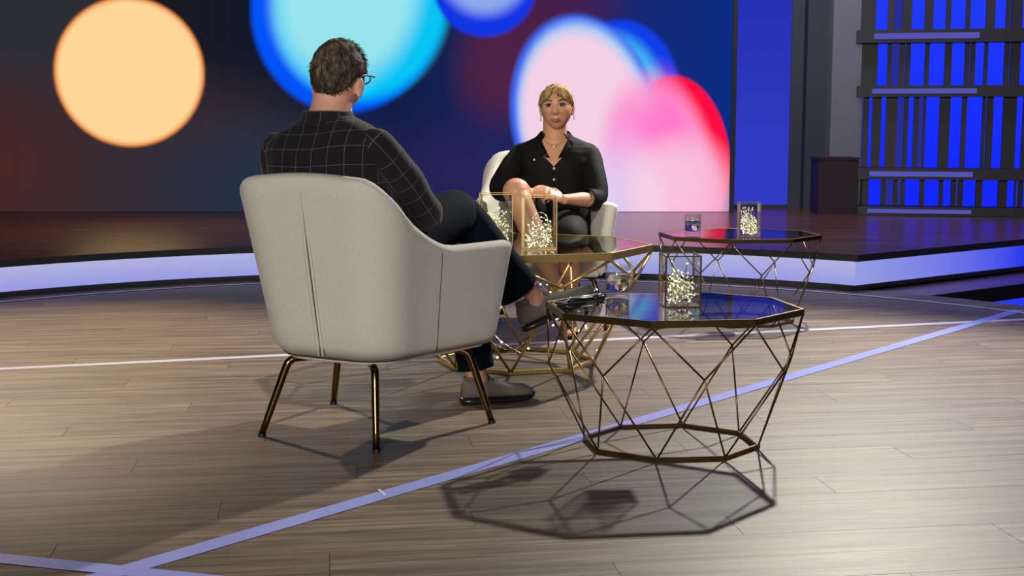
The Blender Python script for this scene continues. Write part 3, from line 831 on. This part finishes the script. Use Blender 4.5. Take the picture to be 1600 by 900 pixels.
def hand_into(b, wr, d, up, side, curl=(.5, .7, .6), sc=1.0, spread=.06, thumb=.6):
    """wr wrist, d pointing along hand, up = back of hand normal, side=+1 thumb on the +s side"""
    d = V(d).normalized(); up = V(up); up = (up-d*up.dot(d)).normalized(); s_ = d.cross(up)*side
    wr = V(wr)
    def rg_(t, w_, h_, n=14): return [wr+d*t*sc+s_*(cos(2*pi*i/n)*w_*sc)+up*(sin(2*pi*i/n)*h_*sc) for i in range(n)]
    b.rings([rg_(-.02, .024, .018), rg_(0, .025, .018), rg_(.025, .034, .017), rg_(.055, .041, .015), rg_(.08, .040, .012), rg_(.088, .034, .008)])
    for k, (o, L, r) in enumerate(((.030, .072, .0085), (.0105, .082, .0088), (-.0095, .075, .0085), (-.029, .060, .0075))):
        p = wr+(d*.075+s_*o)*sc; dd = (d+s_*spread*(1.5-k)).normalized(); pts = [p]; a = 0
        for q, f in enumerate((.45, .31, .24)):
            a += curl[q]; v = dd*cos(a)-up*sin(a); pts.append(pts[-1]+v*L*f*sc)
        b.rings(limb_rings(pts, [r*sc, r*.95*sc, r*.85*sc, r*.72*sc], 3, 10))
    p = wr+(d*.02+s_*.028)*sc; v1 = (d*.65+s_*.75-up*.25).normalized(); v2 = (d*.9+s_*(.6-thumb)-up*.35).normalized()
    b.rings(limb_rings([p, p+v1*.036*sc, p+v1*.036*sc+v2*.030*sc, p+v1*.036*sc+v2*.054*sc], [.013*sc, .0115*sc, .010*sc, .008*sc], 3, 10))
def shoe(heel, fwd, up, L, parent, org, name='shoe'):
    f = V(fwd).normalized(); u = V(up); u = (u-f*u.dot(f)).normalized(); s_ = f.cross(u)
    def pt(a, b_, c): return heel+f*a*L+s_*b_*L+u*c*L
    heel = V(heel)
    st_ = [(0.0, .085, .10, .26), (.03, .115, .09, .34), (.12, .14, .09, .36), (.24, .145, .09, .355), (.36, .140, .09, .33), (.50, .150, .09, .29), (.64, .165, .09, .255), (.78, .168, .09, .235), (.90, .145, .09, .21), (.965, .10, .095, .175), (1.0, .04, .10, .135)]
    def ring(a, w_, z0, z1, n=20, ex=.8):
        out = []
        for i in range(n):
            t = 2*pi*i/n; cx, sx = cos(t), sin(t); zc = (z0+z1)/2; hh = (z1-z0)/2
            wf = w_*(1-.35*max(0, sx)**1.5)
            out.append(pt(a, wf*math.copysign(abs(cx)**ex, cx), zc+hh*math.copysign(abs(sx)**ex, sx)))
        return out
    root = B().rings([ring(a, w_*.94, z0-.02, z1) for a, w_, z0, z1 in st_]).make(name, M['shoe'], parent, org, True)
    so = [(-.03, .07, .02, .085), (0, .115, .005, .105), (.12, .15, 0, .105), (.3, .145, .0, .10), (.5, .155, 0, .095), (.7, .178, 0, .095), (.86, .155, .008, .10), (.96, .10, .03, .11), (1.02, .04, .06, .115)]
    o = B().rings([ring(a, w_, z0, z1, 20, .6) for a, w_, z0, z1 in so]).make('sole', M['sole'], root, None, True)
    for v in o.data.vertices: v.co = v.co-V(org)
    bb = B()
    for k in range(5):
        a = .36+.055*k; z = .335-.024*k
        bb.rings(limb_rings([pt(a, -.06, z-.02), pt(a+.01, 0, z+.008), pt(a, .06, z-.02)], [.0022]*3, 4, 6))
    for sg in (-1, 1):
        bb.rings(limb_rings([pt(.36, 0, .345), pt(.33, sg*.05, .39), pt(.38, sg*.09, .35), pt(.42, sg*.11, .30)], [.0018]*4, 4, 6))
    o = bb.make('laces', M['lace'], root, None, True)
    for v in o.data.vertices: v.co = v.co-V(org)
    # collar padding
    o = B().rings([[pt(.14+.115*cos(2*pi*i/20), .115*sin(2*pi*i/20), z+.01*cos(2*pi*i/20)) for i in range(20)] for z in (.33, .365, .372, .33)][:3]).make('ankle_collar', M['shoe'], root, None, True)
    for v in o.data.vertices: v.co = v.co-V(org)
    return root
def sellipse(c, R, F, a, b_, n=40, e=.85, start=-pi/2):
    out = []
    for i in range(n):
        t = start+2*pi*i/n; cx, sx = cos(t), sin(t)
        out.append(c+R*(a*math.copysign(abs(cx)**e, cx))+F*(b_*math.copysign(abs(sx)**e, sx)))
    return out

# ------------------------------------------------------------------ man
MO = V((-.45, 4.3, 0))
man = empty('person', MO, label='man in dark checked jacket and jeans, seated with his back to the camera, legs crossed', cat='person')
Lm, Rm, Fm = fr((-.572, 4.19, 0), 62)
def head_mat(c, angdeg, pitch=0, roll=0):
    a = radians(angdeg-90)
    return Matrix.Translation(V(c)) @ Matrix.Rotation(a, 4, 'Z') @ Matrix.Rotation(radians(pitch), 4, 'X') @ Matrix.Rotation(radians(roll), 4, 'Y')
HM = head_mat((-.540, 4.235, 1.112), 71, -3) @ Matrix.Diagonal((.98, 1, .95, 1))
b = B(); head_into(b, HM, False)
b.rings(limb_rings([Lm(0, -.01, .90), Lm(0, .0, .97), Lm(.0, .025, 1.03), Lm(.0, .05, 1.09)], [.075, .066, .062, .06], 4, 24))
b.rings([sellipse(Lm(0, f, z), Rm, Fm, a, bb_, 32) for z, f, a, bb_ in ((.42, .09, .15, .12), (.6, .05, .15, .11), (.8, 0, .16, .10), (.9, 0, .15, .085), (.95, 0, .09, .06))])
# arms and hands resting in the lap
mk_h = [(Lm(.175, 0, .89), V((-.275, 4.285, .69)), V((-.32, 4.52, .70)), 1), (Lm(-.175, 0, .89), V((-.72, 4.44, .66)), V((-.48, 4.60, .67)), -1)]
for s0_, e_, w_, sd in mk_h: b.rings(limb_rings([s0_, e_, w_], [.045, .036, .024], 6, 16))
hand_into(b, mk_h[0][2], (-.25, .9, -.12), (.1, .15, 1), -1, (.25, .4, .3))
hand_into(b, mk_h[1][2], (.85, .5, -.05), (0, 0, 1), 1, (.25, .4, .3))
kneeR, ankR = V((-.195, 4.70, .660)), V((.074, 4.897, .352)); kneeL, ankL = V((-.20, 4.60, .50)), V((-.125, 4.625, .10))
b.rings(limb_rings([Lm(.06, .10, .50), kneeR, V((-.06, 4.81, .52)), ankR, ankR+V((.008, .012, -.075))], [.07, .05, .048, .034, .030], 5, 16))
b.rings(limb_rings([Lm(-.08, .10, .48), kneeL, V((-.17, 4.62, .30)), ankL, ankL+V((0.01, .005, -.04))], [.07, .05, .05, .037, .038], 5, 16))
remesh('body', b, M['skin_m'], man, MO, .0042)
# jacket torso
prof = [(.42, .10, .185, .150), (.52, .09, .19, .150), (.62, .055, .188, .138), (.72, .02, .192, .132), (.80, .0, .198, .126), (.86, -.005, .208, .118), (.89, -.008, .212, .108), (.915, -.008, .206, .096), (.937, -.006, .186, .085), (.957, -.004, .148, .076), (.976, 0, .104, .070), (.990, .002, .080, .064)]
R = [sellipse(Lm(0, f, z), Rm, Fm, a, bb_, 56, .80) for z, f, a, bb_ in prof]
R = [[p+V((0, 0, .016*max(0, min(1, (p-Lm(0, 0, 0)).dot(Rm)/.13))*max(0, min(1, (p.z-.75)/.15)))) for p in r_] for r_ in R]
B().rings(R, False).make('jacket', M['plaid'], man, MO, True, uv=ring_uv(R, 0))
jk = man.children[-1]; subsurf(jk, 1)
def col_ring(z, a, b_, f=.004): return sellipse(Lm(0, f, z), Rm, Fm, a, b_, 48, .95)
R = [col_ring(.965, .105, .082, -.002), col_ring(.985, .092, .076), col_ring(1.008, .080, .070), col_ring(1.014, .076, .067), col_ring(1.008, .072, .063), col_ring(.985, .074, .066)]
c_ = B().rings(R, False).make('collar', M['plaid'], man, MO, True, uv=ring_uv(R, 0))
R = [[p+V((0, 0, .022*(p-Lm(0, 0, 0)).dot(Fm)/.07)) for p in r_] for r_ in (col_ring(.975, .072, .064, .012), col_ring(1.004, .0705, .064, .014), col_ring(1.006, .068, .061, .014), col_ring(.97, .067, .060, .012))]
o = B().rings(R, False).make('shirt_collar', M['whitecloth'], man, MO, True); o['label'] = 'white shirt collar'
for (s0_, e_, w_, sd) in mk_h:
    up_ = Lm(.190*sd, -.004, .885+(.016 if sd > 0 else 0))
    pts = [Lm(.145*sd, -.004, .905+(.018 if sd > 0 else 0)), up_, up_.lerp(e_, .45)+V((.008*sd, 0, -.0)), e_, e_.lerp(w_, .5), w_+(e_-w_)*.12]
    R = limb_rings(pts, [(.040, .040), (.058, .056), (.060, .058), (.056, .054), (.048, .046), (.040, .038)], 6, 28, False, ref=Fm*-1)
    for j, rg_ in enumerate(R): # cloth folds near the elbow
        for i in range(len(rg_)):
            c0 = sum(rg_, V((0, 0, 0)))/len(rg_); k = 1+.05*sin(j*1.3+i*.5)*gs(j-17, 6)+.03*noise.noise(rg_[i]*14)
            rg_[i] = c0+(rg_[i]-c0)*k
    o = B().rings(R).make('sleeve', M['plaid'], jk, None, True, uv=ring_uv(R, 0))
    for v in o.data.vertices: v.co = v.co-MO
# jeans
def cloth_limb(name, pts, rad, mat, parent, org, amp=.05, ref=None, n=26, sub=6, seedv=0, cap=False):
    R = limb_rings(pts, rad, sub, n, False, ref=ref)
    for j, rg_ in enumerate(R):
        c0 = sum(rg_, V((0, 0, 0)))/len(rg_)
        for i in range(n):
            p = rg_[i]; k = 1+amp*noise.noise(p*13+V((seedv, 0, 0)))+amp*.45*noise.noise(V((p.x*10, p.y*10, p.z*46)))
            rg_[i] = c0+(p-c0)*k
    o = B().rings(R, cap).make(name, mat, parent, org, True); sl = o.modifiers.new('th', 'SOLIDIFY'); sl.thickness = .003; sl.offset = -1
    return o
jn = B().rings([sellipse(Lm(0, f, z), Rm, Fm, a, bb_, 32) for z, f, a, bb_ in ((.405, .10, .17, .13), (.43, .10, .185, .155), (.50, .10, .185, .15), (.56, .09, .17, .13))]).make('jeans', M['denim'], man, MO, True)
jr = cloth_limb('trouser_leg', [Lm(.08, .08, .52), Lm(.10, .22, .575), kneeR+V((-.03, -.06, -.012)), kneeR+V((.004, .012, -.004)), V((-.11, 4.785, .555)), V((-.045, 4.835, .455)), V((.020, 4.868, .368))],
          [.098, .100, .088, .078, .078, .080, .084], M['denim'], jn, None, .05, n=32)
jl = cloth_limb('trouser_leg', [Lm(-.09, .08, .50), Lm(-.06, .25, .51), kneeL+V((-.04, -.03, 0)), kneeL+V((.012, .0, -.03)), V((-.17, 4.62, .36)), V((-.14, 4.625, .22)), V((-.125, 4.625, .125))],
          [.095, .092, .08, .072, .068, .064, .064], M['denim'], jn, None, .05, n=32, seedv=4)
for o in (jr, jl):
    for v in o.data.vertices: v.co = v.co-MO
shoe((.048, 4.90, .205), (.90, .26, .40), (-.40, -.05, .9), .305, man, MO)
shoe((-.175, 4.60, .0), (.93, .30, 0), (0, 0, 1), .262, man, MO)
# hair
hb = B(); dirs = hair_cap(hb, HM, False, .006, 3.0); rg = random.Random(5)
for d in rg.sample(dirs, min(len(dirs), 2600)):
    p = head_point(d, False); p = V((p.x, min(p.y, .087), p.z))
    L_ = .009 if p.z < .02 else .020+.010*max(0, d.z)*rg.random()+(.012 if (d.y > .1 and d.z > .5) else 0)
    out = d.copy(); flow = V((d.x*.3+.25, .25+.5*d.y, -.75 if d.z < .55 else .1)); 
    k = .55 if p.z < .03 else (.75+.5*max(0, d.z))
    flow = flow-d*flow.dot(d); dr = (out*((.12 if p.z > .03 else .0)+(.5*max(0, d.z-.55) if d.y > 0 else 0))+flow.normalized()*.9+V((rg.gauss(0, .16), rg.gauss(0, .16), rg.gauss(0, .12)))).normalized()
    q = p+d*.004; strand(hb, [HM @ q, HM @ (q+dr*.5*L_+d*.0015), HM @ (q+dr*L_)], .0011)
hb.make('hair', M['hair_m'], man, MO, True, fix=False)
# glasses
gl = B()
def hp(x, y, z): return HM @ V((x, y, z))
for s_ in (-1, 1):
    gl.rings(limb_rings([hp(s_*.083, -.012, .004), hp(s_*.084, .01, .012), hp(s_*.084, .06, .014), hp(s_*.078, .098, .014)], [.003, .003, .003, .0035], 4, 8))
    fr_ = [hp(s_*.034+.027*cos(a), .106-.010*abs(s_*.036+.03*cos(a))*8*.06, .008+.018*sin(a)) for a in [2*pi*k/16 for k in range(17)]]
    gl.rings(limb_rings(fr_, [.0022]*17, 2, 6, False))
gl.rings(limb_rings([hp(-.008, .108, .012), hp(0, .112, .014), hp(.008, .108, .012)], [.0022]*3, 3, 6))
gl.make('glasses', M['rubber'], man, MO, True, fix=False)

# ------------------------------------------------------------------ woman
WO = V((.18, 6.4, 0))
wom = empty('person', WO, label='blonde woman in black shirt dress, seated facing the camera with hands clasped and legs crossed', cat='person')
Lw, Rw, Fw = fr((.205, 6.46, 0), -94)     # Rw points to her right = viewer left
HW = head_mat((.212, 6.415, 1.034), -97, 2, 2) @ Matrix.Diagonal((1.0, 1, .93, 1))
b = B(); head_into(b, HW, True)
b.rings(limb_rings([Lw(0, -.01, .84), Lw(0, .0, .89), Lw(0, .01, .94), Lw(0, .03, 1.0)], [.070, .060, .056, .056], 4, 24))
b.rings([sellipse(Lw(0, f, z), Rw, Fw, a, bb_, 36, .9) for z, f, a, bb_ in ((.42, 0, .15, .12), (.55, 0, .13, .10), (.70, .005, .135, .105), (.78, .01, .145, .105), (.83, .0, .140, .085), (.862, -.005, .115, .068), (.885, -.005, .080, .055), (.90, 0, .055, .05))])
ER, EL = V((-.055, 6.33, .655)), V((.395, 6.30, .615)); WR, WL = V((.085, 6.08, .652)), V((.232, 6.085, .622))
SR, SL = Lw(.150, -.005, .812), Lw(-.150, -.005, .812)
b.rings(limb_rings([SR, ER, WR], [.036, .036, .022], 6, 18)); b.rings(limb_rings([SL, EL, EL.lerp(WL, .4)+V((0, 0, -.004)), WL], [.034, .033, .034, .023], 6, 18))
hand_into(b, WR, (.90, -.22, .10), (-.15, -.55, .82), -1, (.75, 1.0, .6), .88)
hand_into(b, WL, (-.86, -.30, .38), (.30, -.60, .75), 1, (.75, 1.0, .6), .90)
kR, aR = V((.015, 5.99, .655)), V((.185, 5.87, .275)); kL, aL = V((.25, 6.02, .47)), V((.262, 6.16, .10))
b.rings(limb_rings([V((.10, 6.42, .50)), kR+V((.01, .05, -.004)), kR+V((.012, -.012, -.02)), V((.085, 5.92, .50)), V((.135, 5.90, .39)), aR, aR+V((.012, -.03, -.045))], [.085, .062, .057, .055, .050, .032, .030], 6, 24))
b.rings(limb_rings([V((.255, 6.44, .47)), kL, V((.262, 6.10, .32)), aL, aL+V((0, -.01, -.04))], [.068, .052, .052, .032, .032], 6, 20))
# feet: standing foot (sandal) and hanging foot
b.rings(limb_rings([aL+V((0, .02, -.055)), aL+V((0, -.06, -.055)), aL+V((-.006, -.14, -.07)), aL+V((-.008, -.185, -.075))], [(.032, .034), (.036, .028), (.038, .018), (.026, .012)], 5, 16, ref=(1, 0, 0)))
b.rings(limb_rings([aR+V((0, .02, -.035)), aR+V((.03, -.06, -.075)), aR+V((.05, -.12, -.12)), aR+V((.06, -.15, -.15))], [(.030, .032), (.034, .027), (.036, .018), (.024, .012)], 5, 16, ref=(1, 0, 0)))
remesh('body', b, M['skin_w'], wom, WO, .0030, 1)
# dress: lofted, open in a V at the front
n = 96; prof = [(.43, .0, .185, .150), (.50, .0, .178, .140), (.58, .0, .158, .126), (.66, .004, .155, .124), (.73, .008, .162, .128), (.79, .008, .172, .124), (.825, .002, .178, .112), (.846, -.002, .182, .100), (.866, -.004, .160, .088), (.882, -.005, .120, .076), (.896, -.004, .090, .068), (.912, -.004, .070, .062)]
PP = []
for i in range(len(prof)-1):
    for k in range(4):
        t = k/4; PP.append(tuple(prof[i][q]*(1-t)+prof[i+1][q]*t for q in range(4)))
PP.append(prof[-1])
def open_ring(z, f, a, b_):
    g = 0.0 if z <= .765 else min(.62, (z-.765)*4.6)
    out = []
    for i in range(n+1):
        t = pi/2+g+(2*pi-2*g)*i/n; cx, sx = cos(t), sin(t)
        out.append(Lw(0, f, z)+Rw*(a*math.copysign(abs(cx)**.85, cx))+Fw*(b_*math.copysign(abs(sx)**.85, sx)))
    return out
R = [open_ring(z, f, a, bb_) for z, f, a, bb_ in PP]
vs = []; fs = []
for r in R:
    for p in r:
        d = p-Lw(0, 0, 0); k = .006*noise.noise(V((p.x*16, p.y*16, p.z*11)))+.004*noise.noise(V((p.x*9, p.y*9, p.z*60)))
        vs.append(p+V((d.x, d.y, 0)).normalized()*k)
for j in range(len(R)-1):
    for i in range(n): q = j*(n+1)+i; fs.append((q, q+1, q+n+2, q+n+1))
dr = mk('shirt_dress', vs, fs, M['shirt'], wom, WO, True); s_ = dr.modifiers.new('th', 'SOLIDIFY'); s_.thickness = .004; s_.offset = 0
def off_fix(o, O):
    for v in o.data.vertices: v.co = v.co-O
    return o
# collar leaves
for sg in (-1, 1):
    def cp(l, f, z): return Lw(sg*l, f, z)
    A_ = [cp(.020, .108, .800), cp(.046, .092, .850), cp(.066, .050, .895), cp(.070, .0, .918), cp(.05, -.05, .925), cp(.0, -.068, .928)]
    C_ = [cp(.062, .118, .815), cp(.086, .092, .850), cp(.092, .050, .876), cp(.092, 0, .890), cp(.066, -.066, .894), cp(.0, -.086, .894)]
    A_, _ = catmull(A_, [(1, 1)]*6, 4); C_, _ = catmull(C_, [(1, 1)]*6, 4); m_ = len(A_)
    o = mk('collar', A_+C_, [(i, i+1, m_+i+1, m_+i) for i in range(m_-1)], M['shirt'], dr, WO, True); q_ = o.modifiers.new('th', 'SOLIDIFY'); q_.thickness = .005; q_.offset = 0
for sg, (S_, E_, W_) in ((1, (SR, ER, WR)), (-1, (SL, EL, WL))):
    wend = E_.lerp(W_, .30 if sg < 0 else .55)
    pts = [Lw(.100*sg, -.004, .832), Lw(.162*sg, -.004, .810), S_.lerp(E_, .5)+V((-.010*sg, 0, 0)), E_, wend]
    off_fix(cloth_limb('sleeve', pts, [(.040, .040), (.054, .054), (.060, .058), (.054, .052), (.047, .045)], M['shirt'], dr, None, .07, ref=(0, 0, 1), n=28, seedv=sg), WO)
off_fix(cloth_limb('skirt', [V((.10, 6.44, .48)), V((.085, 6.30, .54)), V((.045, 6.12, .615))], [.105, .096, .074], M['shirt'], dr, None, .05, n=28, sub=8), WO)
off_fix(cloth_limb('skirt', [V((.25, 6.46, .47)), V((.26, 6.28, .475)), V((.255, 6.02, .455)), V((.255, 5.985, .42))], [.10, .094, .082, .072], M['shirt'], dr, None, .05, n=28, sub=8, seedv=2), WO)
for z in (.752, .700, .650, .600):
    f_ = .128+.008 if z > .66 else .130
    c = Lw(-.002, f_+.004, z); off_fix(B().ball(c, .0062, 10, 6, (1, .5, 1)).make('button', M['button'], dr, None, True), WO)
pk = B()
for sg in (1, -1): # pocket flaps
    q = [Lw(sg*x, f_, z) for x, f_, z in ((.055, .122, .822), (.125, .088, .822), (.128, .096, .790), (.092, .118, .775), (.055, .130, .790))]
    o = mk('pocket_flap', q, [(0, 1, 2, 3, 4)], M['shirt'], dr, WO); q_ = o.modifiers.new('th', 'SOLIDIFY'); q_.thickness = .006; q_.offset = 0
off_fix(B().ball(Lw(.092, .124, .792), .006, 10, 6).make('button', M['button'], dr, None, True), WO)
# face parts
def hw(x, y, z): return HW @ V((x, y, z))
for s_ in (-1, 1):
    e = B().ball((0, 0, 0), .0118, 20, 14); e.v = [HW @ (v+V((s_*.031, .0735, .011))) for v in e.v]
    eo = e.make('eye', [M['eyewhite'], M['iris']], wom, WO, True)
    cc = hw(s_*.031, .0855, .0105)-WO
    for p in eo.data.polygons:
        if (p.center-cc).length < .0068: p.material_index = 1
    for nm, zz, r_, mt in (('upper_lid', .0175, .0036, M['lid']), ('lower_lid', .0058, .0013, M['lid'])):
        L_ = [hw(s_*(.031+dx), .0800-abs(dx)*.30+(.0035 if abs(dx) < .009 else 0), zz-abs(dx)*.28+(.002 if dx > .01 else 0)) for dx in (-.015, -.008, 0, .008, .016)]
        B().rings(limb_rings(L_, [r_*.4, r_, r_, r_, r_*.5], 4, 8)).make(nm, mt, wom, WO, True)
    L_ = [hw(s_*(.031+dx), .0865-max(0, dx)*.55-(abs(dx)*.05), .0345+dz) for dx, dz in ((-.018, -.005), (-.006, .001), (.008, .004), (.022, -.003))]
    B().rings(limb_rings(L_, [(.0022, .0012), (.0036, .0015), (.003, .0015), (.0012, .001)], 4, 8)).make('eyebrow', M['brow'], wom, WO, True)
    R_ = [hw(s_*.0785+.0055*cos(a)*.2, -.012+.0095*cos(a), -.052+.0115*sin(a)) for a in [2*pi*k/20 for k in range(21)]]
    B().rings(limb_rings(R_, [.0011]*21, 1, 6, False)).make('earring', M['silver'], wom, WO, True)
yl = .099
B().rings(limb_rings([hw(-.024, yl-.016, -.0615), hw(-.012, yl-.005, -.0575), hw(0, yl-.003, -.0590), hw(.012, yl-.005, -.0575), hw(.024, yl-.016, -.0615)], [(.0006, .0008), (.0032, .0030), (.0028, .0030), (.0032, .0030), (.0006, .0008)], 5, 10)).make('lips', M['lips'], wom, WO, True)
B().rings(limb_rings([hw(-.021, yl-.014, -.0635), hw(-.010, yl-.004, -.0670), hw(0, yl-.002, -.0675), hw(.010, yl-.004, -.0670), hw(.021, yl-.014, -.0635)], [(.0006, .0008), (.0034, .0032), (.0038, .0034), (.0034, .0032), (.0006, .0008)], 5, 10)).make('lips', M['lips'], wom, WO, True)
# hair: pulled back with a fringe
hb = B(); dirs = hair_cap(hb, HW, True, .007, 8.0); rg = random.Random(9)
for d in rg.sample(dirs, min(1500, len(dirs))):
    p = head_point(d, True); p = V((p.x, min(p.y, .085), p.z)); q = p+d*.008
    tgt = V((0, -.14, .03)); fl_ = (tgt-q).normalized(); fl_ = (fl_-d*fl_.dot(d)).normalized()
    strand(hb, [HW @ q, HW @ (q+fl_*.016+d*.0005), HW @ (q+fl_*.032-d*.004)], .0012)
for k in range(420): # fringe swept to both sides of the brow
    x0 = rg.uniform(-.045, .045); y0 = .055+rg.uniform(-.01, .012); side = 1 if x0 > .004 else -1
    p0 = V((x0*.55, y0-.02, .112-abs(x0)*.3)); sp = abs(x0)/.045
    p1 = V((x0*1.15+side*.006, .080, .098-.015*sp)); p2 = V((x0*1.45+side*.010, .088-.018*sp, .084-.038*sp+rg.gauss(0, .003))); p3 = V((x0*1.5+side*(.018), .088-.042*sp, .062-.052*sp+rg.gauss(0, .006)))
    strand(hb, [HW @ p for p in (p0, p1, p2, p3)], .0015)
hb.make('hair', M['hair_w'], wom, WO, True, fix=False)
hb = B()
for k in range(160):
    a = rg.uniform(0, 2*pi); r_ = rg.random()*.012
    strand(hb, [HW @ V((cos(a)*r_, -.095, .02+sin(a)*r_)), HW @ V((cos(a)*r_*1.6, -.125, .0+sin(a)*r_)), HW @ V((cos(a)*r_*1.6, -.13, -.06+sin(a)*r_)), HW @ V((cos(a)*r_*.6, -.12, -.12))], .0014)
hb.make('ponytail', M['hair_w'], wom, WO, True, fix=False)
# necklace
pts = [Lw(x, .072+.5*(.045-abs(x))*1.0*.6, .885-.62*(.05-abs(x))*1.1) for x in (-.048, -.034, -.018, 0, .018, .034, .048)]
B().rings(limb_rings(pts, [.0010]*7, 4, 6)).make('necklace', M['silver'], wom, WO, True)
# sandals
def sandal(a, fdir, label=None):
    f = V(fdir).normalized(); s_ = f.cross(V((0, 0, 1))).normalized(); u = s_.cross(f)
    root = B().rings(limb_rings([a-f*.035, a+f*.03, a+f*.10, a+f*.165], [(.026, .010), (.028, .009), (.036, .008), (.024, .007)], 5, 16, ref=s_)).make('sandal', M['rubber'], wom, WO, True)
    for t, h_, w_ in ((.012, .060, .036), (.105, .036, .042), (.135, .028, .040)):
        c = a+f*t; off_fix(B().rings(limb_rings([c-s_*w_, c-s_*w_*.7+u*h_*.8, c+u*h_, c+s_*w_*.7+u*h_*.8, c+s_*w_], [(.004, .007)]*5, 5, 8)).make('strap', M['rubber'], root, None, True), WO)
sandal(aL+V((0, .0, -.090)), (-.04, -1, 0)); sandal(aR+V((.01, .015, -.083)), (.33, -.72, -.55))
